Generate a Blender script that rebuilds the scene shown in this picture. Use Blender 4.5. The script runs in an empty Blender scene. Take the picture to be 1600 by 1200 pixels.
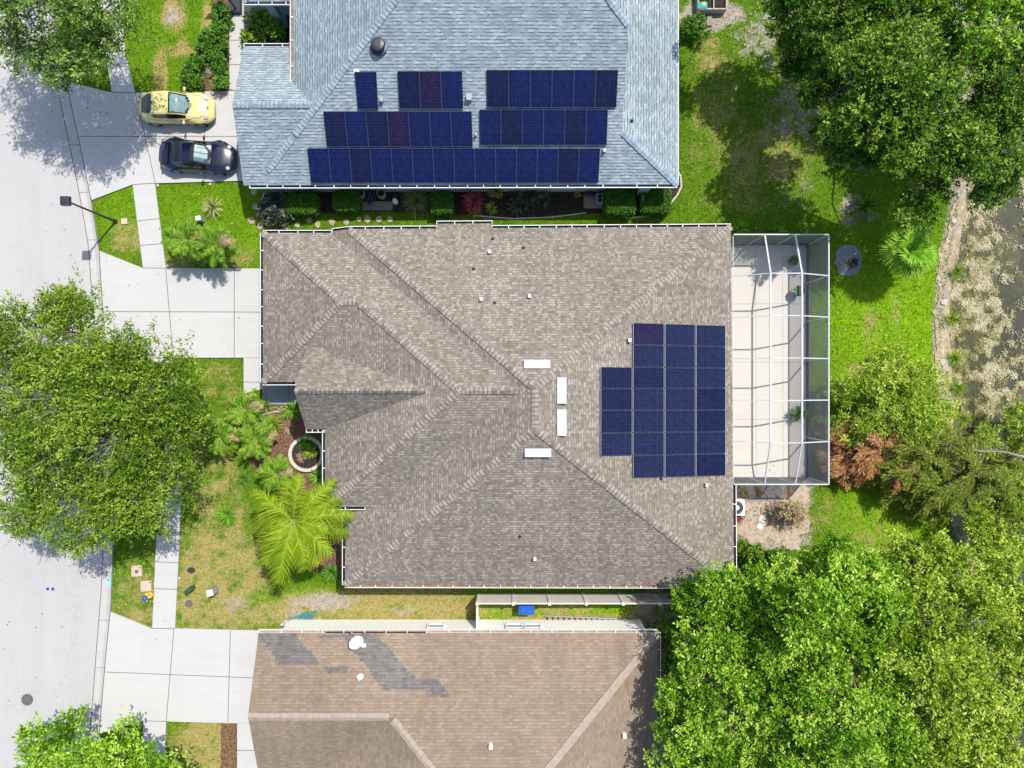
import bpy, math, random
import numpy as np
from mathutils import Vector, Matrix

random.seed(7)
rng = np.random.default_rng(11)
H, S = 39.64, 28.0          # camera height in metres, photo pixels per metre on the ground
C = bpy.context.scene.collection
R = math.radians


def P(px, py, z=0.0):
    """world point seen at photo pixel (px,py) when it lies at height z"""
    k = (H - z) / H
    return Vector(((px - 800) / S * k, (600 - py) / S * k, z))


def lerp(a, b, t):
    return a + (b - a) * t


# ------------------------------------------------------------------ mesh helpers
ROOT = {}


class MB:
    def __init__(s):
        s.v, s.f, s.m, s.uv = [], [], [], []

    def face(s, pts, m=0, uv=None):
        i = len(s.v)
        s.v += [tuple(p) for p in pts]
        s.f.append(tuple(range(i, i + len(pts))))
        s.m.append(m)
        s.uv.append(uv)

    def box(s, c, size, m=0, rot=0.0, top=None):
        hx, hy, hz = size[0] / 2, size[1] / 2, size[2] / 2
        tx = top or 1.0
        cr, sr = math.cos(rot), math.sin(rot)
        pts = []
        for dz in (-1, 1):
            q = tx if dz > 0 else 1.0
            for dx, dy in ((-1, -1), (1, -1), (1, 1), (-1, 1)):
                x, y = dx * hx * q, dy * hy * q
                pts.append((c[0] + x * cr - y * sr, c[1] + x * sr + y * cr, c[2] + dz * hz))
        for q in ((3, 2, 1, 0), (4, 5, 6, 7), (0, 1, 5, 4), (1, 2, 6, 5), (2, 3, 7, 6), (3, 0, 4, 7)):
            s.face([pts[k] for k in q], m)

    def bar(s, a, b, w, h, m=0):
        a, b = Vector(a), Vector(b)
        d = (b - a).normalized()
        up = Vector((0, 0, 1)) if abs(d.z) < .9 else Vector((1, 0, 0))
        sd = d.cross(up).normalized() * (w / 2)
        u = sd.cross(d).normalized() * (h / 2)
        p = [a - sd - u, a + sd - u, a + sd + u, a - sd + u, b - sd - u, b + sd - u, b + sd + u, b - sd + u]
        for q in ((0, 1, 2, 3), (7, 6, 5, 4), (0, 4, 5, 1), (1, 5, 6, 2), (2, 6, 7, 3), (3, 7, 4, 0)):
            s.face([p[k] for k in q], m)

    def prism(s, pts, z0, z1, m=0, ms=None):
        t = [(p[0], p[1], z1) for p in pts]
        b = [(p[0], p[1], z0) for p in pts]
        s.face(t, m)
        s.face(b[::-1], m if ms is None else ms)
        n = len(pts)
        for i in range(n):
            j = (i + 1) % n
            s.face([b[i], b[j], t[j], t[i]], m if ms is None else ms)

    def tube(s, pts, rad, n=7, m=0, caps=True):
        pts = [Vector(p) for p in pts]
        if not hasattr(rad, '__len__'):
            rad = [rad] * len(pts)
        rings = []
        for i, p in enumerate(pts):
            d = (pts[min(i + 1, len(pts) - 1)] - pts[max(i - 1, 0)])
            d = d.normalized() if d.length > 1e-9 else Vector((0, 0, 1))
            a = d.orthogonal().normalized() if abs(d.z) < .95 else Vector((1, 0, 0)).cross(d).normalized()
            if abs(d.z) < .95:
                a = Vector((0, 0, 1)).cross(d).normalized()
            b = d.cross(a)
            rings.append([p + (a * math.cos(2 * math.pi * k / n) + b * math.sin(2 * math.pi * k / n)) * rad[i] for k in range(n)])
        for i in range(len(rings) - 1):
            for k in range(n):
                s.face([rings[i][k], rings[i][(k + 1) % n], rings[i + 1][(k + 1) % n], rings[i + 1][k]], m)
        if caps:
            s.face(rings[0][::-1], m)
            s.face(rings[-1], m)

    def lathe(s, c, prof, n=20, m=0, axis='z'):
        rings = []
        for r, h in prof:
            ring = []
            for k in range(n):
                a = 2 * math.pi * k / n
                x, y, z = r * math.cos(a), r * math.sin(a), h
                if axis == 'y':
                    x, y, z = x, z, y
                ring.append((c[0] + x, c[1] + y, c[2] + z))
            rings.append(ring)
        for i in range(len(rings) - 1):
            for k in range(n):
                q = [rings[i][k], rings[i][(k + 1) % n], rings[i + 1][(k + 1) % n], rings[i + 1][k]]
                s.face(q if axis == 'z' else q[::-1], m)
        s.face(rings[-1], m)
        s.face(rings[0][::-1], m)


def obj(name, mb, mats, parent=None, smooth=False, local=False, weld=False):
    me = bpy.data.meshes.new(name)
    off = ROOT.get(parent.name, Vector((0, 0, 0))) if (parent and not local) else Vector((0, 0, 0))
    me.from_pydata([(v[0] - off[0], v[1] - off[1], v[2] - off[2]) for v in mb.v], [], mb.f)
    if not isinstance(mats, (list, tuple)):
        mats = [mats]
    for m in mats:
        me.materials.append(m)
    me.polygons.foreach_set('material_index', np.array(mb.m, np.int32))
    if any(u is not None for u in mb.uv):
        l = me.uv_layers.new(name='UVMap')
        k = 0
        for f, u in zip(mb.f, mb.uv):
            for i in range(len(f)):
                if u is not None:
                    l.data[k].uv = u[i]
                k += 1
    if weld or smooth:
        import bmesh
        bm = bmesh.new()
        bm.from_mesh(me)
        bmesh.ops.remove_doubles(bm, verts=bm.verts, dist=1e-4)
        bm.to_mesh(me)
        bm.free()
    if smooth:
        me.polygons.foreach_set('use_smooth', np.ones(len(me.polygons), bool))
    o = bpy.data.objects.new(name, me)
    C.objects.link(o)
    if parent:
        o.parent = parent
        ROOT[o.name] = off
    return o


def empty(name, loc, label, cat, group=None, rz=0.0):
    o = bpy.data.objects.new(name, None)
    o.empty_display_size = .2
    C.objects.link(o)
    o.location = loc
    o.rotation_euler = (0, 0, rz)
    ROOT[o.name] = Vector(loc)
    return tag(o, label, cat, group)


def tag(o, label=None, cat=None, group=None, kind=None):
    if label:
        o['label'] = label
    if cat:
        o['category'] = cat
    if group:
        o['group'] = group
    if kind:
        o['kind'] = kind
    return o


def copy_tree(o, parent=None):
    c = o.copy()
    C.objects.link(c)
    if parent:
        c.parent = parent
    for ch in list(o.children):
        copy_tree(ch, c)
    return c


def place(o, loc, rz=0.0, sc=1.0, label=None):
    o.location = loc
    o.rotation_euler = (0, 0, rz)
    o.scale = (sc, sc, sc)
    if label:
        o['label'] = label
    return o


def quads(name, V, mat, parent=None, tint=None, world=True):
    """V: (N,4,3) array -> one mesh of quads with a per-face 'tint'"""
    V = np.asarray(V, np.float32)
    n = len(V)
    off = ROOT.get(parent.name, Vector((0, 0, 0))) if (parent and world) else Vector((0, 0, 0))
    co = (V.reshape(-1, 3) - np.array(off, np.float32)).astype(np.float32)
    me = bpy.data.meshes.new(name)
    me.vertices.add(n * 4)
    me.vertices.foreach_set('co', co.ravel())
    me.loops.add(n * 4)
    me.loops.foreach_set('vertex_index', np.arange(n * 4, dtype=np.int32))
    me.polygons.add(n)
    me.polygons.foreach_set('loop_start', np.arange(0, n * 4, 4, dtype=np.int32))
    me.update(calc_edges=True)
    if tint is not None:
        a = me.attributes.new('tint', 'FLOAT', 'FACE')
        a.data.foreach_set('value', np.asarray(tint, np.float32))
    me.materials.append(mat)
    me.validate()
    o = bpy.data.objects.new(name, me)
    C.objects.link(o)
    if parent:
        o.parent = parent
        ROOT[o.name] = off
    return o


# ------------------------------------------------------------------ numpy value noise
def _hash(ix, iy, seed):
    h = (ix.astype(np.int64) * 374761393 + iy.astype(np.int64) * 668265263 + seed * 974634777) & 0x7fffffff
    h = ((h ^ (h >> 13)) * 1274126177) & 0x7fffffff
    return ((h ^ (h >> 16)) & 0xffff) / 65535.0


def vnoise(x, y, seed=0):
    ix, iy = np.floor(x), np.floor(y)
    fx, fy = x - ix, y - iy
    fx, fy = fx * fx * (3 - 2 * fx), fy * fy * (3 - 2 * fy)
    a, b = _hash(ix, iy, seed), _hash(ix + 1, iy, seed)
    c, d = _hash(ix, iy + 1, seed), _hash(ix + 1, iy + 1, seed)
    return (a * (1 - fx) + b * fx) * (1 - fy) + (c * (1 - fx) + d * fx) * fy


def fbm(x, y, seed=0, o=4):
    s, a, t = 0, 1, 0
    for i in range(o):
        s = s + a * vnoise(x * 2 ** i, y * 2 ** i, seed + i * 17)
        t += a
        a *= .55
    return s / t


# ------------------------------------------------------------------ materials
class NT:
    def __init__(s, name):
        s.mat = bpy.data.materials.new(name)
        s.mat.use_nodes = True
        s.t = s.mat.node_tree
        s.t.nodes.clear()
        s.out = s.n('ShaderNodeOutputMaterial')
        s.b = s.n('ShaderNodeBsdfPrincipled')
        s.l(s.b.outputs[0], s.out.inputs[0])

    def n(s, typ, **kw):
        nd = s.t.nodes.new(typ)
        for k, v in kw.items():
            if k in nd.inputs:
                nd.inputs[k].default_value = v
            else:
                setattr(nd, k, v)
        return nd

    def l(s, a, b):
        s.t.links.new(a, b)

    def coord(s, kind='Object'):
        return s.n('ShaderNodeTexCoord').outputs[kind]

    def noise(s, vec, scale, detail=4, rough=.6, dist=0):
        n = s.n('ShaderNodeTexNoise')
        n.inputs['Scale'].default_value = scale
        n.inputs['Detail'].default_value = detail
        n.inputs['Roughness'].default_value = rough
        n.inputs['Distortion'].default_value = dist
        s.l(vec, n.inputs['Vector'])
        return n.outputs['Fac']

    def ramp(s, fac, stops, interp='LINEAR'):
        r = s.n('ShaderNodeValToRGB')
        r.color_ramp.interpolation = interp
        e = r.color_ramp.elements
        while len(e) < len(stops):
            e.new(.5)
        for el, (p, c) in zip(e, stops):
            el.position = p
            el.color = (c[0], c[1], c[2], 1) if hasattr(c, '__len__') else (c, c, c, 1)
        s.l(fac, r.inputs[0])
        return r.outputs[0]

    def mix(s, fac, a, b, mode='MIX'):
        m = s.n('ShaderNodeMix', data_type='RGBA', blend_type=mode)
        for sock, val in ((m.inputs[0], fac), (m.inputs[6], a), (m.inputs[7], b)):
            if hasattr(val, 'is_linked') or hasattr(val, 'links'):
                s.l(val, sock)
            elif hasattr(val, '__len__'):
                sock.default_value = (val[0], val[1], val[2], 1)
            else:
                sock.default_value = val
        return m.outputs[2]

    def math(s, op, a, b=None):
        m = s.n('ShaderNodeMath', operation=op)
        for i, val in enumerate((a, b)):
            if val is None:
                continue
            if hasattr(val, 'links'):
                s.l(val, m.inputs[i])
            else:
                m.inputs[i].default_value = val
        return m.outputs[0]

    def bump(s, h, strength=.5, dist=.02):
        b = s.n('ShaderNodeBump')
        b.inputs['Strength'].default_value = strength
        b.inputs['Distance'].default_value = dist
        s.l(h, b.inputs['Height'])
        s.l(b.outputs[0], s.b.inputs['Normal'])

    def fin(s, col, rough=.85, spec=.3, metal=0.0):
        if hasattr(col, 'links'):
            s.l(col, s.b.inputs['Base Color'])
        else:
            s.b.inputs['Base Color'].default_value = (*col[:3], 1)
        s.b.inputs['Roughness'].default_value = rough
        s.b.inputs['Specular IOR Level'].default_value = spec
        s.b.inputs['Metallic'].default_value = metal
        return s.mat


GAIN = .76


def gn(c):
    return tuple(x * GAIN for x in c)


def plain(name, c, rough=.6, spec=.4, metal=0.0, var=.12, scale=6.0, bump=0):
    c = gn(c)
    t = NT(name)
    f = t.noise(t.coord(), scale, 5)
    lo = [x * (1 - var) for x in c]
    hi = [min(1, x * (1 + var)) for x in c]
    if bump:
        t.bump(f, bump, .02)
    return t.fin(t.ramp(f, [(.3, lo), (.7, hi)]), rough, spec, metal)


def concrete(name, c, stain=.12, dirt=(.35, .33, .3), tracks=(.25, 2.2, 1), cracks=.0):
    c, dirt = gn(c), gn(dirt)
    t = NT(name)
    v = t.coord()
    a = t.ramp(t.noise(v, .35, 7, .68, .6), [(.28, [x * (1 - stain) for x in c]), (.5, [x * .985 for x in c]), (.66, c)])
    mp = t.n('ShaderNodeMapping')
    mp.inputs['Scale'].default_value = tracks
    t.l(v, mp.inputs['Vector'])
    a = t.mix(1.0, a, t.ramp(t.noise(mp.outputs[0], 1.0, 6, .7, .3), [(.3, 1 - stain * .9), (.6, 1.0)]), 'MULTIPLY')
    vo = t.n('ShaderNodeTexVoronoi', feature='DISTANCE_TO_EDGE')
    vo.inputs['Scale'].default_value = .16
    wn = t.n('ShaderNodeTexNoise')
    wn.inputs['Scale'].default_value = 1.2
    wn.inputs['Detail'].default_value = 6
    t.l(v, wn.inputs['Vector'])
    va = t.n('ShaderNodeVectorMath', operation='ADD')
    t.l(v, va.inputs[0])
    t.l(wn.outputs['Color'], va.inputs[1])
    t.l(va.outputs[0], vo.inputs['Vector'])
    crack = t.ramp(vo.outputs['Distance'], [(0.0, cracks), (.004, 0.0)])
    a = t.mix(crack, a, [x * .35 for x in c])
    fine = t.noise(v, 22, 3, .7)
    col = t.mix(.5, a, t.ramp(fine, [(.3, [x * .88 for x in c]), (.7, [min(1, x * 1.06) for x in c])]))
    spots = t.ramp(t.noise(v, 1.7, 7, .75), [(.66, 0.0), (.8, .45)])
    col = t.mix(spots, col, dirt)
    t.bump(fine, .25, .01)
    return t.fin(col, .9, .2)


def shingle(name, cols, mort, row=.145, w=.31, big=(.85, 1.1), tabc=.5, fine=.4, dash=(.3, .6)):
    cols, mort = [gn(c) for c in cols], gn(mort)
    t = NT(name)
    uv = t.coord('UV')
    # a little waviness so that the courses are not ruler straight
    wob = t.n('ShaderNodeTexNoise')
    wob.inputs['Scale'].default_value = .9
    wob.inputs['Detail'].default_value = 2
    t.l(uv, wob.inputs['Vector'])
    sc = t.n('ShaderNodeVectorMath', operation='SCALE')
    sc.inputs['Scale'].default_value = .05
    t.l(wob.outputs['Color'], sc.inputs[0])
    ad = t.n('ShaderNodeVectorMath', operation='ADD')
    t.l(uv, ad.inputs[0])
    t.l(sc.outputs[0], ad.inputs[1])
    vec = ad.outputs[0]

    def brick(bw, off, ms, smooth):
        b = t.n('ShaderNodeTexBrick')
        b.offset = off
        b.inputs['Color1'].default_value = (0, 0, 0, 1)
        b.inputs['Color2'].default_value = (1, 1, 1, 1)
        b.inputs['Mortar'].default_value = (.5, .5, .5, 1)
        b.inputs['Scale'].default_value = 1
        b.inputs['Mortar Size'].default_value = ms
        b.inputs['Mortar Smooth'].default_value = smooth
        b.inputs['Brick Width'].default_value = bw
        b.inputs['Row Height'].default_value = row
        t.l(vec, b.inputs['Vector'])
        return b
    b1 = brick(w, .42, .006, .2)
    b2 = brick(w * .55, .31, .0, 0)
    mixr = t.mix(fine, b1.outputs['Color'], b2.outputs['Color'])
    n = len(cols)
    col = t.ramp(mixr, [((i + .5) / n * .8 + .1, c) for i, c in enumerate(cols)])
    large = t.ramp(t.noise(uv, .22, 5, .62, .5), [(.3, big[0]), (.7, big[1])])
    col = t.mix(1.0, col, large, 'MULTIPLY')
    grit = t.ramp(t.noise(uv, 34, 2, .8), [(.25, .82), (.75, 1.12)])
    col = t.mix(1.0, col, grit, 'MULTIPLY')
    # streaks that run down the slope
    mp = t.n('ShaderNodeMapping')
    mp.inputs['Scale'].default_value = (1.6, .12, 1)
    t.l(uv, mp.inputs['Vector'])
    st = t.ramp(t.noise(mp.outputs[0], 1.0, 5, .7), [(.33, .87), (.66, 1.06)])
    col = t.mix(1.0, col, st, 'MULTIPLY')
    # dark printed band doubling as painted shadow line at the butt edge of some tabs
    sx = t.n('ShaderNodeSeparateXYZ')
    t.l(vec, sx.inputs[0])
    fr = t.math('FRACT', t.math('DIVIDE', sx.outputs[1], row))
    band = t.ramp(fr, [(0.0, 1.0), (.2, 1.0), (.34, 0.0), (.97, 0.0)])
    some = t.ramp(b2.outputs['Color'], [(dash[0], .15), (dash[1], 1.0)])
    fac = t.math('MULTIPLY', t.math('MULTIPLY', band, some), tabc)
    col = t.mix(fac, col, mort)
    fac2 = t.math('MULTIPLY', b1.outputs['Fac'], tabc * .5)
    col = t.mix(fac2, col, mort)
    hgt = t.math('SUBTRACT', mixr, band)
    t.bump(hgt, .3, .015)
    return t.fin(col, .92, .15)


def leafmat(name, dark, mid, light, trans=.28, rough=.55):
    t = NT(name)
    a = t.n('ShaderNodeAttribute', attribute_name='tint')
    col = t.ramp(a.outputs['Fac'], [(0, dark), (.5, mid), (1, light)])
    t.fin(col, rough, .07)
    tr = t.n('ShaderNodeBsdfTranslucent')
    t.l(col, tr.inputs['Color'])
    mx = t.n('ShaderNodeMixShader')
    mx.inputs[0].default_value = trans
    t.l(t.b.outputs[0], mx.inputs[1])
    t.l(tr.outputs[0], mx.inputs[2])
    t.l(mx.outputs[0], t.out.inputs[0])
    return t.mat


def screenmat(name, alpha, col):
    t = NT(name)
    t.fin(col, .8, .1)
    tr = t.n('ShaderNodeBsdfTransparent')
    mx = t.n('ShaderNodeMixShader')
    mx.inputs[0].default_value = alpha
    t.l(tr.outputs[0], mx.inputs[1])
    t.l(t.b.outputs[0], mx.inputs[2])
    t.l(mx.outputs[0], t.out.inputs[0])
    return t.mat


def ground_mat():
    t = NT('lawn_ground')
    v = t.coord()
    a = t.n('ShaderNodeAttribute', attribute_name='wear')
    sep = t.n('ShaderNodeSeparateColor')
    t.l(a.outputs['Color'], sep.inputs[0])
    g1 = t.ramp(t.noise(v, 2.2, 8, .75), [(.32, (.045, .1, .005)), (.5, (.075, .16, .006)), (.7, (.12, .2, .009))])
    g2 = t.ramp(t.noise(v, 2.7, 8, .75), [(.32, (.10, .22, .004)), (.5, (.15, .29, .005)), (.7, (.23, .34, .01))])
    green = t.mix(sep.outputs[2], g1, g2)
    dry = t.ramp(t.noise(v, 6, 7, .8), [(.3, (.15, .13, .035)), (.5, (.29, .235, .08)), (.72, (.44, .37, .18))])
    dirt = t.ramp(t.noise(v, 5, 8, .75), [(.3, (.19, .15, .11)), (.5, (.31, .265, .21)), (.72, (.46, .42, .36))])
    nz = t.noise(v, 4.5, 6, .8)
    fd = t.ramp(t.math('ADD', sep.outputs[0], t.math('MULTIPLY', t.math('SUBTRACT', nz, .5), 1.6)), [(.3, 0.0), (.7, 1.0)])
    fe = t.ramp(t.math('ADD', sep.outputs[1], t.math('MULTIPLY', t.math('SUBTRACT', nz, .5), 1.2)), [(.35, 0.0), (.6, 1.0)])
    col = t.mix(fe, t.mix(fd, green, dry), dirt)
    t.bump(t.noise(v, 14, 6, .8), .9, .05)
    return t.fin(col, .95, .1)


def bark_noise(name, stops, scale, bump=.8, rough=.95):
    stops = [(p, gn(c)) for p, c in stops]
    t = NT(name)
    f = t.noise(t.coord(), scale, 8, .8)
    t.bump(f, bump, .05)
    return t.fin(t.ramp(f, stops), rough, .1)


def panelmat(name, c):
    t = NT(name)
    uv = t.coord('UV')
    b = t.n('ShaderNodeTexBrick')
    b.offset = 0
    b.inputs['Scale'].default_value = 1
    b.inputs['Brick Width'].default_value = 1 / 6
    b.inputs['Row Height'].default_value = 1 / 12
    b.inputs['Mortar Size'].default_value = .003
    b.inputs['Color1'].default_value = (*[x * .75 for x in c], 1)
    b.inputs['Color2'].default_value = (*[x * 1.3 for x in c], 1)
    b.inputs['Mortar'].default_value = (c[0] * 1.6 + .01, c[1] * 1.6 + .01, c[2] * 1.5 + .015, 1)
    t.l(uv, b.inputs['Vector'])
    mp = t.n('ShaderNodeMapping')
    mp.inputs['Scale'].default_value = (26, 1.2, 1)
    t.l(uv, mp.inputs['Vector'])
    ob = t.n('ShaderNodeObjectInfo')
    ad = t.n('ShaderNodeVectorMath', operation='ADD')
    t.l(mp.outputs[0], ad.inputs[0])
    t.l(ob.outputs['Location'], ad.inputs[1])
    streak = t.ramp(t.noise(ad.outputs[0], 1.0, 4, .75), [(.55, 0.0), (.78, .5)])
    col = t.mix(streak, b.outputs['Color'], (c[0] * 2.2 + .02, c[1] * 2.2 + .02, c[2] * 1.7 + .03))
    t.fin(col, .25, .13)
    return t.mat


def paintmat(name, c, rough=.25, coat=.8, metal=0.0):
    c = gn(c)
    t = NT(name)
    f = t.noise(t.coord(), 60, 2)
    t.fin(t.ramp(f, [(.3, [x * .96 for x in c]), (.7, [min(1, x * 1.03) for x in c])]), rough, .5, metal)
    t.b.inputs['Coat Weight'].default_value = coat
    t.b.inputs['Coat Roughness'].default_value = .06
    return t.mat


M = {}
M['ground'] = ground_mat()
M['road'] = concrete('road_surface', (.515, .505, .488), .15, (.36, .35, .33), (1.3, .05, 1), .35)
M['drive'] = concrete('driveway_concrete', (.585, .575, .555), .13, (.44, .41, .36))
M['curb'] = concrete('curb_concrete', (.56, .54, .51), .22)
M['joint'] = plain('joint_filler', (.16, .145, .13), .95, .1)
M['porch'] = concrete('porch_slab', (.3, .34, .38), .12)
M['deck'] = concrete('pool_deck_paint', (.72, .68, .61), .09, (.55, .5, .43))
M['mulch_red'] = bark_noise('red_bark_mulch', [(.3, (.05, .025, .018)), (.48, (.17, .085, .055)), (.62, (.33, .19, .13)), (.75, (.5, .36, .27))], 9)
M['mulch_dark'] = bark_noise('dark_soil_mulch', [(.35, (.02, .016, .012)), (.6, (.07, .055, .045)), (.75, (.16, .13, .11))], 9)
M['sand'] = bark_noise('sandy_soil', [(.3, (.28, .2, .13)), (.5, (.5, .4, .3)), (.7, (.66, .58, .5))], 4)
M['gravel'] = bark_noise('grey_gravel', [(.35, (.17, .165, .175)), (.6, (.42, .41, .44)), (.75, (.7, .68, .7))], 14)
M['bank'] = bark_noise('bank_soil', [(.26, (.12, .17, .03)), (.38, (.25, .2, .09)), (.5, (.46, .36, .24)), (.62, (.62, .52, .38)), (.74, (.75, .7, .6))], 2.4)
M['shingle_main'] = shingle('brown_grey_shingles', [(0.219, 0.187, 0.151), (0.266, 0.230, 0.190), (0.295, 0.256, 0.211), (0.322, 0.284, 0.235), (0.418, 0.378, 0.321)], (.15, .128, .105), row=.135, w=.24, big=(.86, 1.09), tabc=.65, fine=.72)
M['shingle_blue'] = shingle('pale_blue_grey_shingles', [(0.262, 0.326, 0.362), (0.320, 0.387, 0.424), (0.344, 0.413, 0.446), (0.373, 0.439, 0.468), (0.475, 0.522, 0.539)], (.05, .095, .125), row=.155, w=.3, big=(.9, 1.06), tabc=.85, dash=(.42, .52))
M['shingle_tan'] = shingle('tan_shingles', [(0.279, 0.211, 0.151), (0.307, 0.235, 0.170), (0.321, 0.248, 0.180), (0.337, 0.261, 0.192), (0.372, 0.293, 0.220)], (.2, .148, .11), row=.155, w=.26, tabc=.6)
M['shingle_patch'] = shingle('grey_replacement_shingles', [(0.158, 0.142, 0.132), (0.186, 0.169, 0.158), (0.200, 0.183, 0.171), (0.214, 0.198, 0.186), (0.242, 0.223, 0.209)], (.11, .098, .093), row=.155, w=.26)
M['cap_main'] = plain('brown_cap_shingles', (.36, .32, .27), .92, .15, var=.3, scale=5)
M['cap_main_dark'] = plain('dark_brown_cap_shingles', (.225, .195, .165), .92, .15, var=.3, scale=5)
M['cap_blue'] = plain('blue_cap_shingles', (.34, .42, .47), .92, .15, var=.2, scale=5)
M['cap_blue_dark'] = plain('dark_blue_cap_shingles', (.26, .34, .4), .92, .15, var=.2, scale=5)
M['cap_tan'] = plain('tan_cap_shingles', (.4, .33, .265), .92, .15, var=.14, scale=4)
M['white'] = plain('white_metal', (1.02, 1.03, 1.04), .45, .4, var=.06)
M['cream'] = plain('cream_gutter', (.98, .94, .88), .5, .4, var=.07)
M['gutter_in'] = bark_noise('gutter_debris_shade', [(.4, (.02, .022, .025)), (.6, (.06, .055, .05)), (.72, (.2, .13, .08))], 5)  # debris, with the shadow inside the gutter put into the near-black tones
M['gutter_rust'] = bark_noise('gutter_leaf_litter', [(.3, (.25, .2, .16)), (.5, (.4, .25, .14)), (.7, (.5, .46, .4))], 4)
M['wall_main'] = plain('beige_stucco', (.6, .55, .47), .9, .2, bump=.2, scale=30)
M['wall_blue'] = plain('pale_teal_stucco', (.36, .52, .57), .9, .2, bump=.2, scale=30)
M['wall_white'] = plain('white_stucco', (1.12, 1.11, 1.07), .9, .2, var=.03, bump=.2, scale=30)
M['glass'] = plain('window_glass', (.03, .05, .06), .06, .8, var=.2)
M['black'] = plain('black_plastic', (.015, .016, .02), .5, .4)
M['dark_metal'] = plain('dark_metal', (.035, .04, .055), .45, .5)
M['grey_metal'] = plain('grey_metal', (.34, .36, .38), .45, .5)
M['vinyl'] = plain('fence_vinyl', (.93, .88, .81), .55, .35, var=.05, scale=2)
M['bark'] = bark_noise('tree_bark', [(.3, (.09, .07, .055)), (.6, (.22, .185, .15)), (.75, (.36, .32, .28))], 10)
M['twig'] = bark_noise('pale_twig_bark', [(.3, (.2, .17, .13)), (.7, (.5, .45, .37))], 12)
M['stem'] = plain('plant_stem', (.16, .12, .06), .9, .1, var=.3)
M['cream_stone'] = bark_noise('cream_stone', [(.3, (.55, .48, .38)), (.7, (.85, .77, .64))], 6, .3)
M['stone'] = bark_noise('tan_flagstone', [(.3, (.3, .23, .15)), (.5, (.45, .36, .25)), (.72, (.56, .48, .36))], 5, .4)
M['edging'] = bark_noise('pale_concrete_edging', [(.3, (.4, .35, .29)), (.7, (.68, .63, .55))], 6, .3)
M['panel_blue'] = panelmat('solar_cells_blue', (.005, .0105, .052))
M['panel_navy'] = panelmat('solar_cells_navy', (.006, .009, .036))
M['panel_purple'] = panelmat('solar_cells_purple', (.0115, .009, .036))
M['panel_slate'] = panelmat('solar_cells_slate', (.009, .013, .042))
M['alu'] = plain('aluminium_frame', (.1, .11, .17), .4, .5, metal=.4)
M['alu_bright'] = plain('bright_aluminium', (.42, .45, .54), .4, .5, metal=.3)
M['vent'] = plain('vent_metal', (.66, .69, .71), .5, .4, var=.2, scale=2.5)
M['cage_alu'] = plain('cage_aluminium', (.6, .61, .63), .5, .4, var=.05)
M['kick'] = plain('shaded_kick_plate', (.13, .13, .2), .6, .3)  # dark blue tone paints in the shade on the plate's inner face
M['screen_roof'] = screenmat('roof_insect_screen', .07, (.1, .11, .12))
M['screen_wall'] = screenmat('wall_insect_screen', .6, (.23, .245, .245))
M['yellow_paint'] = paintmat('pale_yellow_car_paint', (.78, .68, .27), .3)
M['navy_paint'] = paintmat('navy_car_paint', (.006, .008, .03), .16, 1.0)
M['car_glass'] = paintmat('dark_car_glass', (.008, .009, .01), .12, .15)
M['rubber'] = plain('tyre_rubber', (.02, .02, .022), .85, .2)
M['alloy'] = plain('alloy_rim', (.5, .51, .53), .35, .5, metal=.6)
M['chrome_lens'] = paintmat('headlight_lens', (.6, .63, .66), .1)
M['red_lens'] = paintmat('tail_light_lens', (.35, .02, .015), .15)
M['teal_shade'] = plain('teal_sun_shade', (.42, .55, .54), .5, .4, var=.35, scale=3)
M['silver_shade'] = plain('silver_sun_shade', (.62, .68, .66), .35, .5, var=.2, scale=9)
M['blue_shade'] = plain('blue_sun_shade', (.08, .2, .36), .4, .5, var=.3, scale=5)
M['blue_plastic'] = plain('blue_plastic', (.02, .12, .55), .4, .4)
M['hyd_yellow'] = paintmat('hydrant_yellow', (.78, .6, .02), .4)
M['hyd_blue'] = paintmat('hydrant_blue', (.01, .1, .5), .4)
M['beige_plastic'] = plain('beige_cover', (.62, .48, .36), .7, .3)
M['green_plastic'] = plain('green_plastic', (.03, .1, .03), .5, .4)
M['iron'] = bark_noise('cast_iron', [(.3, (.1, .09, .08)), (.7, (.2, .18, .165))], 20, .4)
M['teal_hose'] = plain('teal_hose', (.04, .25, .3), .5, .4)
M['tarp'] = plain('navy_tarp', (.02, .025, .05), .6, .4, var=.3)
M['wood'] = bark_noise('grey_wood', [(.3, (.2, .17, .14)), (.7, (.42, .37, .32))], 6, .3)
M['water'] = None
M['pave'] = plain('paver_grey', (.36, .31, .25), .9, .2, var=.2, scale=8)
M['cloth_teal'] = plain('teal_cloth', (.02, .4, .42), .8, .2)
M['cloth_yellow'] = plain('yellow_cloth', (.7, .6, .12), .8, .2)
M['terra'] = plain('terracotta', (.3, .2, .14), .85, .2)

# leaves
M['lf_oak'] = leafmat('oak_leaves', (.05, .1, .01), (.145, .25, .016), (.36, .48, .07), .3)
M['lf_oak_dark'] = leafmat('dark_oak_leaves', (.05, .11, .015), (.13, .235, .035), (.33, .44, .11), .28)  # darker, bluer green of the top left oak
M['lf_bright'] = leafmat('bright_leaves', (.04, .12, .006), (.19, .4, .016), (.55, .7, .12), .32)
M['lf_dark'] = leafmat('deep_green_leaves', (.022, .07, .006), (.078, .175, .013), (.33, .46, .065), .27)
M['lf_yellow'] = leafmat('yellow_green_leaves', (.06, .14, .008), (.24, .38, .02), (.62, .68, .14), .32)
M['lf_conifer'] = leafmat('conifer_sprays', (.035, .07, .008), (.12, .16, .016), (.42, .42, .09), .15)
M['lf_palm'] = leafmat('queen_palm_leaves', (.07, .15, .006), (.2, .31, .01), (.44, .5, .05), .25)
M['lf_fan'] = leafmat('fan_palm_leaves', (.05, .19, .008), (.13, .35, .014), (.36, .55, .07), .28)
M['lf_pyg'] = leafmat('dwarf_palm_leaves', (.022, .085, .004), (.085, .215, .01), (.36, .44, .07), .2)
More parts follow.
